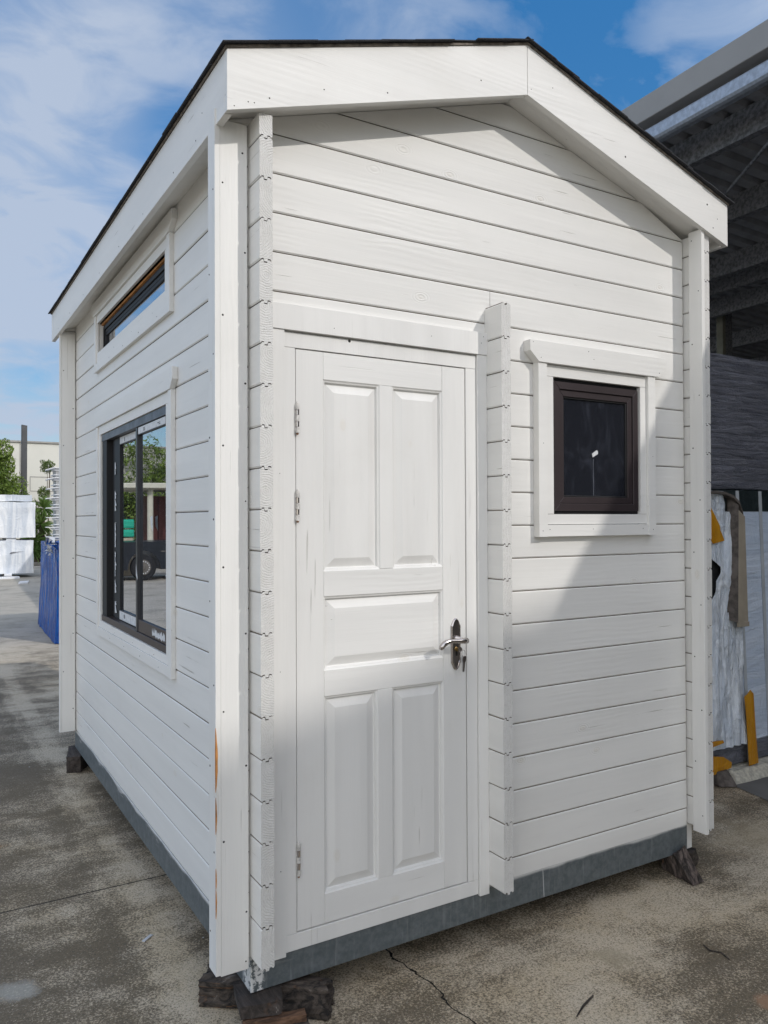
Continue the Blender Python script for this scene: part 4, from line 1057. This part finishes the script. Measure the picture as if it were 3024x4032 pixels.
tree('dark green tree half hidden by the light green tree', 1.45, 31.0, [(1.45, 31.0, 2.6, .75, .7, 1.3), (1.0, 31, 2.2, .9, .7, 1.2)], 12000, .10, 9, LEAF2, 2.2)
tree('thin grey green shrub beside the yucca', 2.95, 29.75, [(2.95, 29.75, 1.75, .28, .3, .65), (3.0, 29.75, 1.0, .35, .3, .5)], 2600, .07, 12, LEAF2, 1.5, .03, 'leafy_shrub', 'shrub')
tree('clipped ball topiary tree against the cream factory', 3.62, 31.6, [(3.62, 31.6, 3.65, .33, .33, .33), (3.50, 31.6, 2.62, .30, .3, .28), (3.6, 31.6, 2.2, .26, .26, .2)], 5200, .06, 15, LEAF2, 3.5, .035, 'topiary_tree')
def yucca(label, x, y, heads, seed):
    t_ = thing('yucca_plant', label, 'plant', (x, y, GZ+.1), 'yuccas along the kerb'); rnd = random.Random(seed)
    mb = MB()
    for hx, hz, r in heads: mb.tube([(x, y, GZ+.1), (x+hx*.7, y, (GZ+hz)/2), (x+hx, y, hz)], [.07, .06, .05], 7)
    mb.build('trunk', [BARK], t_); mb = MB()
    for hx, hz, r in heads:
        for i in range(90):
            el = rnd.uniform(-.9, 1.3); az = rnd.uniform(0, 2*pi); d = Vector((cos(az)*cos(el), sin(az)*cos(el), sin(el))); L_ = r*rnd.uniform(.75, 1.1)
            side = d.cross(Vector((0, 0, 1))).normalized()*.022; c = Vector((x+hx, y, hz))
            m1 = c+d*L_*.55+Vector((0, 0, .02)); tip = c+d*L_+Vector((0, 0, -.10*L_ if el < .6 else 0))
            mb.add([c-side*.6, m1-side, tip, m1+side, c+side*.6], [(0, 1, 2, 3, 4)])
    mb.build('leaves', [LEAF3], t_); return t_
yucca('tall spiky yucca with several heads beside the white packs', 3.12, 29.65, [(0, 1.35, .75), (.12, 1.95, .6), (-.22, .75, .65), (.2, .5, .6)], 4)
yucca('low spiky yucca spreading over the kerb', 2.95, 29.45, [(-.1, .35, .62), (.35, .45, .55)], 6)

def wpack(label, x0, x1, y0, y1, z0, z1, seed, roll=False):
    t_ = thing('white_pack', label, 'pack', ((x0+x1)/2, (y0+y1)/2, z0)); 
    rnd = random.Random(seed); mb = MB(); n = 26
    def f(x, y, z_):
        k = Vector((x*3, y*3, z_*3)); return (x+.02*mn.noise(k), y+.025*mn.noise(k+Vector((5, seed, 2))), z_+.018*mn.noise(k+Vector((1, 9, seed))))
    grid = lambda A, B, C, DD: None
    for (u0, u1, v0, v1, g_) in ((x0, x1, z0, z1, lambda u, v: f(u, y0, v)), (x0, x1, y0, y1, lambda u, v: f(u, v, z1)), (y0, y1, z0, z1, lambda u, v: f(x1, u, v)), (y0, y1, z0, z1, lambda u, v: f(x0, u, v)), (x0, x1, z0, z1, lambda u, v: f(u, y1, v))):
        o = len(mb.v)
        for j in range(n+1):
            for i in range(n+1): mb.v.append(g_(u0+(u1-u0)*i/n, v0+(v1-v0)*j/n))
        for j in range(n):
            for i in range(n): a = o+j*(n+1)+i; mb.face((a, a+1, a+n+2, a+n+1))
    mb.build('shrink_wrap', [WRAPW], t_, smooth=True); return t_
p2 = wpack('lower white shrink wrapped pack with a tear across its front', -.6, 2.06, 22.75, 24.2, -.05, .905, 2)
mb = MB(); mb.add([(1.42, 22.70, .52), (1.60, 22.70, .56), (1.84, 22.70, .585), (1.60, 22.70, .575), (1.45, 22.70, .565)], [(0, 1, 2, 3, 4)]); mb.build('tear', [plain('torn_shadow', (.12, .12, .13), .8)], p2)
p1 = wpack('upper white shrink wrapped pack stacked on the lower one', -.6, 2.11, 22.75, 24.2, .985, 2.02, 4)
p0 = wpack('long white wrapped roll lying on top of the upper white pack', -.6, 2.015, 22.78, 23.6, 2.045, 2.225, 6)
for k, (x, y, l, z0, z1, a, b, lab) in enumerate(((1.34, 22.8, .26, .907, .983, 0, 1.2, 'white foam spacer between the two white packs'), (1.28, 22.7, .2, GZ+.06, -.052, 0, 1.3, 'white block under the lower white pack'), (.7, 22.3, .95, GZ, GZ+.055, 0, .35, 'white board lying in front of the lower white pack'))):
    mb = MB(); mb.box(x, x+l, y, y+b, z0, z1); one(mb, 'foam_block' if k < 2 else 'white_board', [TRIMW], lab, 'block' if k < 2 else 'board', (x+l/2, y+b/2, z0), bevel=.004)
mb = MB(); mb.hexa([(1.38, 20.1, GZ+.001), (1.62, 20.2, GZ+.001), (1.74, 20.95, GZ+.001), (1.50, 20.85, GZ+.001), (1.38, 20.1, GZ+.03), (1.62, 20.2, GZ+.03), (1.74, 20.95, GZ+.03), (1.50, 20.85, GZ+.03)])
one(mb, 'white_board', [TRIMW], 'small white board alone on the concrete near the white packs', 'board', (1.55, 20.5, GZ))

# ---- blue wrapped pack with white profiles stacked on it
bl_ = thing('blue_pack', 'blue glossy wrapped pack on the concrete behind the cabin', 'pack', (1.3, 9.8, GZ))
mb = MB(); nY, nZ2 = 60, 50
def bf(y, z_):
    f = (z_-GZ)/(1.14-GZ); x = .70+.0375*(y-8.6)-.05*(1-f)**2+.02*mn.noise(Vector((y*6, z_*1.2, 1)))+.012*mn.noise(Vector((y*22, z_*3, 4))); return x
ring_ = []
for j in range(nZ2+1):
    z_ = GZ+.01+(1.13-GZ)*j/nZ2; row = []
    for i in range(nY+1):
        y = 8.75+2.4*i/nY+.25*(j/nZ2-1)*(1-i/nY)*-.2; row.append((bf(y, z_), y, z_))
    row += [(.80+1.1*k/9, 11.15, z_) for k in range(1, 9)]
    row += [(1.9, 11.15-2.4*k/8, z_) for k in range(1, 9)]; row += [(1.9-1.19*k/10, 8.75, z_+.01*mn.noise(Vector((k, z_*9, 1)))) for k in range(1, 10)]
    ring_.append(row)
nr = len(ring_[0])
for row in ring_: mb.v += row
for j in range(nZ2):
    for i in range(nr): a = j*nr; b = a+nr; mb.face((a+i, a+(i+1) % nr, b+(i+1) % nr, b+i))
mb.face([nZ2*nr+i for i in range(nr)])
mb.build('glossy_wrap', [WRAPB], bl_, smooth=True)
mb = MB(); rnd = random.Random(9)
for k in range(22):
    a = (rnd.uniform(.66, .80), rnd.uniform(8.7, 9.3), rnd.uniform(1.07, 1.22)); q = [(a[0]+rnd.uniform(-.07, .07), a[1]+rnd.uniform(-.1, .1), a[2]+rnd.uniform(-.05, .10)) for _ in range(4)]
    mb.add(q, [(0, 1, 2, 3)])
mb.build('gathered_film', [WRAPB], bl_)
mb = MB()
for k in range(14):
    a = (rnd.uniform(.60, .66), rnd.uniform(8.9, 9.3), rnd.uniform(1.03, 1.20)); q = [(a[0]+rnd.uniform(-.05, .05), a[1]+rnd.uniform(-.1, .1), a[2]+rnd.uniform(-.06, .06)) for _ in range(4)]
    mb.add(q, [(0, 1, 2, 3)])
mb.build('clear_film', [CLEAR], bl_)
labs = ['topmost', 'second from the top', 'third from the top', 'fourth from the top', 'fifth from the top', 'third from the bottom', 'second from the bottom', 'lowest']
for k in range(8):
    zt_ = 2.165-k*.134; x0 = .575+.004*(k % 3); mb = MB(); tl = -.028+.012*(k*.45)
    mb.m(0).hexa([(x0, 8.98, zt_+tl), (x0+.10, 8.97, zt_), (x0+.13, 9.30, zt_), (x0+.035, 9.30, zt_+tl), (x0, 8.98, zt_+tl+.010), (x0+.10, 8.97, zt_+.012), (x0+.13, 9.30, zt_+.012), (x0+.035, 9.30, zt_+tl+.010)])
    mb.m(0).box(x0+.101, 2.9, 8.972, 9.30, zt_, zt_+.012)
    mb.m(0).box(x0+.115, 2.88, 9.0, 9.29, zt_-.030, zt_-.001); mb.m(1).box(x0+.13, 2.88, 9.01, 9.28, zt_-.083, zt_-.031)
    mb.m(0).box(x0+.10, 2.88, 8.99, 9.29, zt_-.094, zt_-.084); mb.m(1).box(x0+.13, 2.88, 9.01, 9.28, zt_-.120, zt_-.095)
    one(mb, 'white_profile', [TRIMW, TRIMG], 'long white folded profile, %s of the stack on the blue pack' % labs[k], 'profile', (1.2, 9.7, zt_), 'white profiles stacked on the blue pack')

# ------------------------------------------------------------------ things seen mirrored in the side window
ute = thing('pickup_truck', 'dark pickup truck parked across the yard, mirrored in the side window', 'truck', (-6.2, 20.3, GZ))
YF = 19.5
def wheel(x):
    mb = MB(); c = Vector((x, YF+.02, GZ+.36)); mb.tube([c+Vector((0, 0, 0)), c+Vector((0, .02, 0)), c+Vector((0, .22, 0)), c+Vector((0, .24, 0))], [.33, .36, .36, .33], 28)
    wo_ = mb.build('wheel', [TYRE], ute)
    mb = MB(); mb.tube([c+Vector((0, -.012, 0)), c+Vector((0, -.001, 0))], [.20, .215], 24); mb.m(1)
    for k in range(16): t_ = k*2*pi/16; mb.disc(c+Vector((.165*cos(t_), -.012, .165*sin(t_))), (0, -1, 0), .016, .003, 7)
    mb.m(0).tube([c+Vector((0, -.03, 0)), c+Vector((0, -.011, 0))], [.05, .07], 12)
    mb.build('rim', [RIM, TRIMW], wo_)
wheel(-4.42); wheel(-7.35)
body = [(-3.60, .10), (-4.0, .10), (-4.0, .28)]
arch = [(-4.42+.46*cos(t_), GZ+.36+.46*sin(t_)) for t_ in [.25+i*(pi-.5)/12 for i in range(13)]]
arch2 = [(-7.35+.46*cos(t_), GZ+.36+.46*sin(t_)) for t_ in [.25+i*(pi-.5)/12 for i in range(13)]]
out = [(-3.55, .12), (-3.95, .12)]+arch+[(-4.9, .12), (-6.87, .12)]+arch2+[(-7.85, .12), (-8.6, .18), (-8.6, .92), (-3.62, .88), (-3.50, .60)]
mb = MB(); mb.prism(out, lambda p: (p[0], YF, p[1]), lambda p: (p[0], YF+1.7, p[1])); mb.m(1).box(-8.4, -4.9, YF-.012, YF-.001, .60, .63); mb.build('body', [CARP, RIM], ute)
mb = MB(); mb.prism([(-6.0, .90), (-8.55, .92), (-8.45, 1.05), (-7.9, 1.58), (-6.5, 1.60), (-6.0, 1.4)], lambda p: (p[0], YF+.1, p[1]), lambda p: (p[0], YF+1.6, p[1])); mb.m(1).box(-7.8, -6.5, YF+.09, YF+.099, 1.02, 1.50)
mb.build('cab', [CARP, CARGL], ute, .02)
mb = MB(); mb.box(-8.75, -8.62, YF, YF+1.7, .1, .4); mb.build('bumper', [RIM], ute, .02)
mb = MB(); mb.box(-4.62, -3.0, 21.6, 22.8, 1.24, 1.50); mb.box(-4.62, -3.0, 21.6, 22.8, .98, 1.20); mb.m(1).box(-4.6, -3.05, 21.65, 22.75, GZ, .96)
one(mb, 'green_pack', [WRAPG, TIM], 'bright green wrapped pack, mirrored in the side window above the truck', 'pack', (-4.3, 22.2, GZ), bevel=.02)
cp = thing('carport', 'cream flat carport roof on posts, mirrored in the side window', 'carport', (-7, 25, GZ))
mb = MB(); mb.hexa([(-10.5, 24.4, 2.60), (-4.9, 24.4, 2.55), (-4.9, 28, 2.55), (-10.5, 28, 2.60), (-10.5, 24.4, 2.82), (-4.9, 24.4, 2.72), (-4.9, 28, 2.72), (-10.5, 28, 2.82)]); mb.build('roof', [CREAMP], cp, .02)
for x in (-5.95, -9.9):
    mb = MB(); mb.tube([(x, 24.8, GZ), (x, 24.8, 2.56)], .10, 14); mb.build('post', [CREAMP], cp, smooth=False)
mb = MB(); mb.box(-11.5, -6.2, 26.2, 27.8, GZ, 2.35); 
for k in range(20): mb.box(-11.4+k*.26, -11.28+k*.26, 26.16, 26.199, GZ+.1, 2.25)
one(mb, 'shipping_container', [REDC], 'dark red container under the carport, mirrored in the side window', 'container', (-8.8, 27, GZ))
blb = lambda x, y, s_: [(x, y, 3.2*s_, 2.3, 1.6, 1.9*s_), (x-1.5, y, 2.6*s_, 1.8, 1.4, 1.6*s_), (x+1.6, y, 2.4*s_, 1.7, 1.4, 1.7*s_), (x+.5, y, 1.3, 2.4, 1.4, 1.5)]
tree('tall bushy tree behind the carport, mirrored in the side window', -7.6, 33.5, blb(-7.6, 33.5, 1.08), 26000, .15, 21, LEAF1, 3, .16)
tree('tree leaning left behind the green pack, mirrored in the side window', -4.9, 34.6, blb(-4.6, 34.6, .92), 22000, .15, 25, LEAF1, 3, .14)
tree('dark tree furthest right behind the carport, mirrored in the side window', -11.8, 34.0, blb(-11.8, 34, 1.15), 22000, .16, 29, LEAF2, 3, .16)
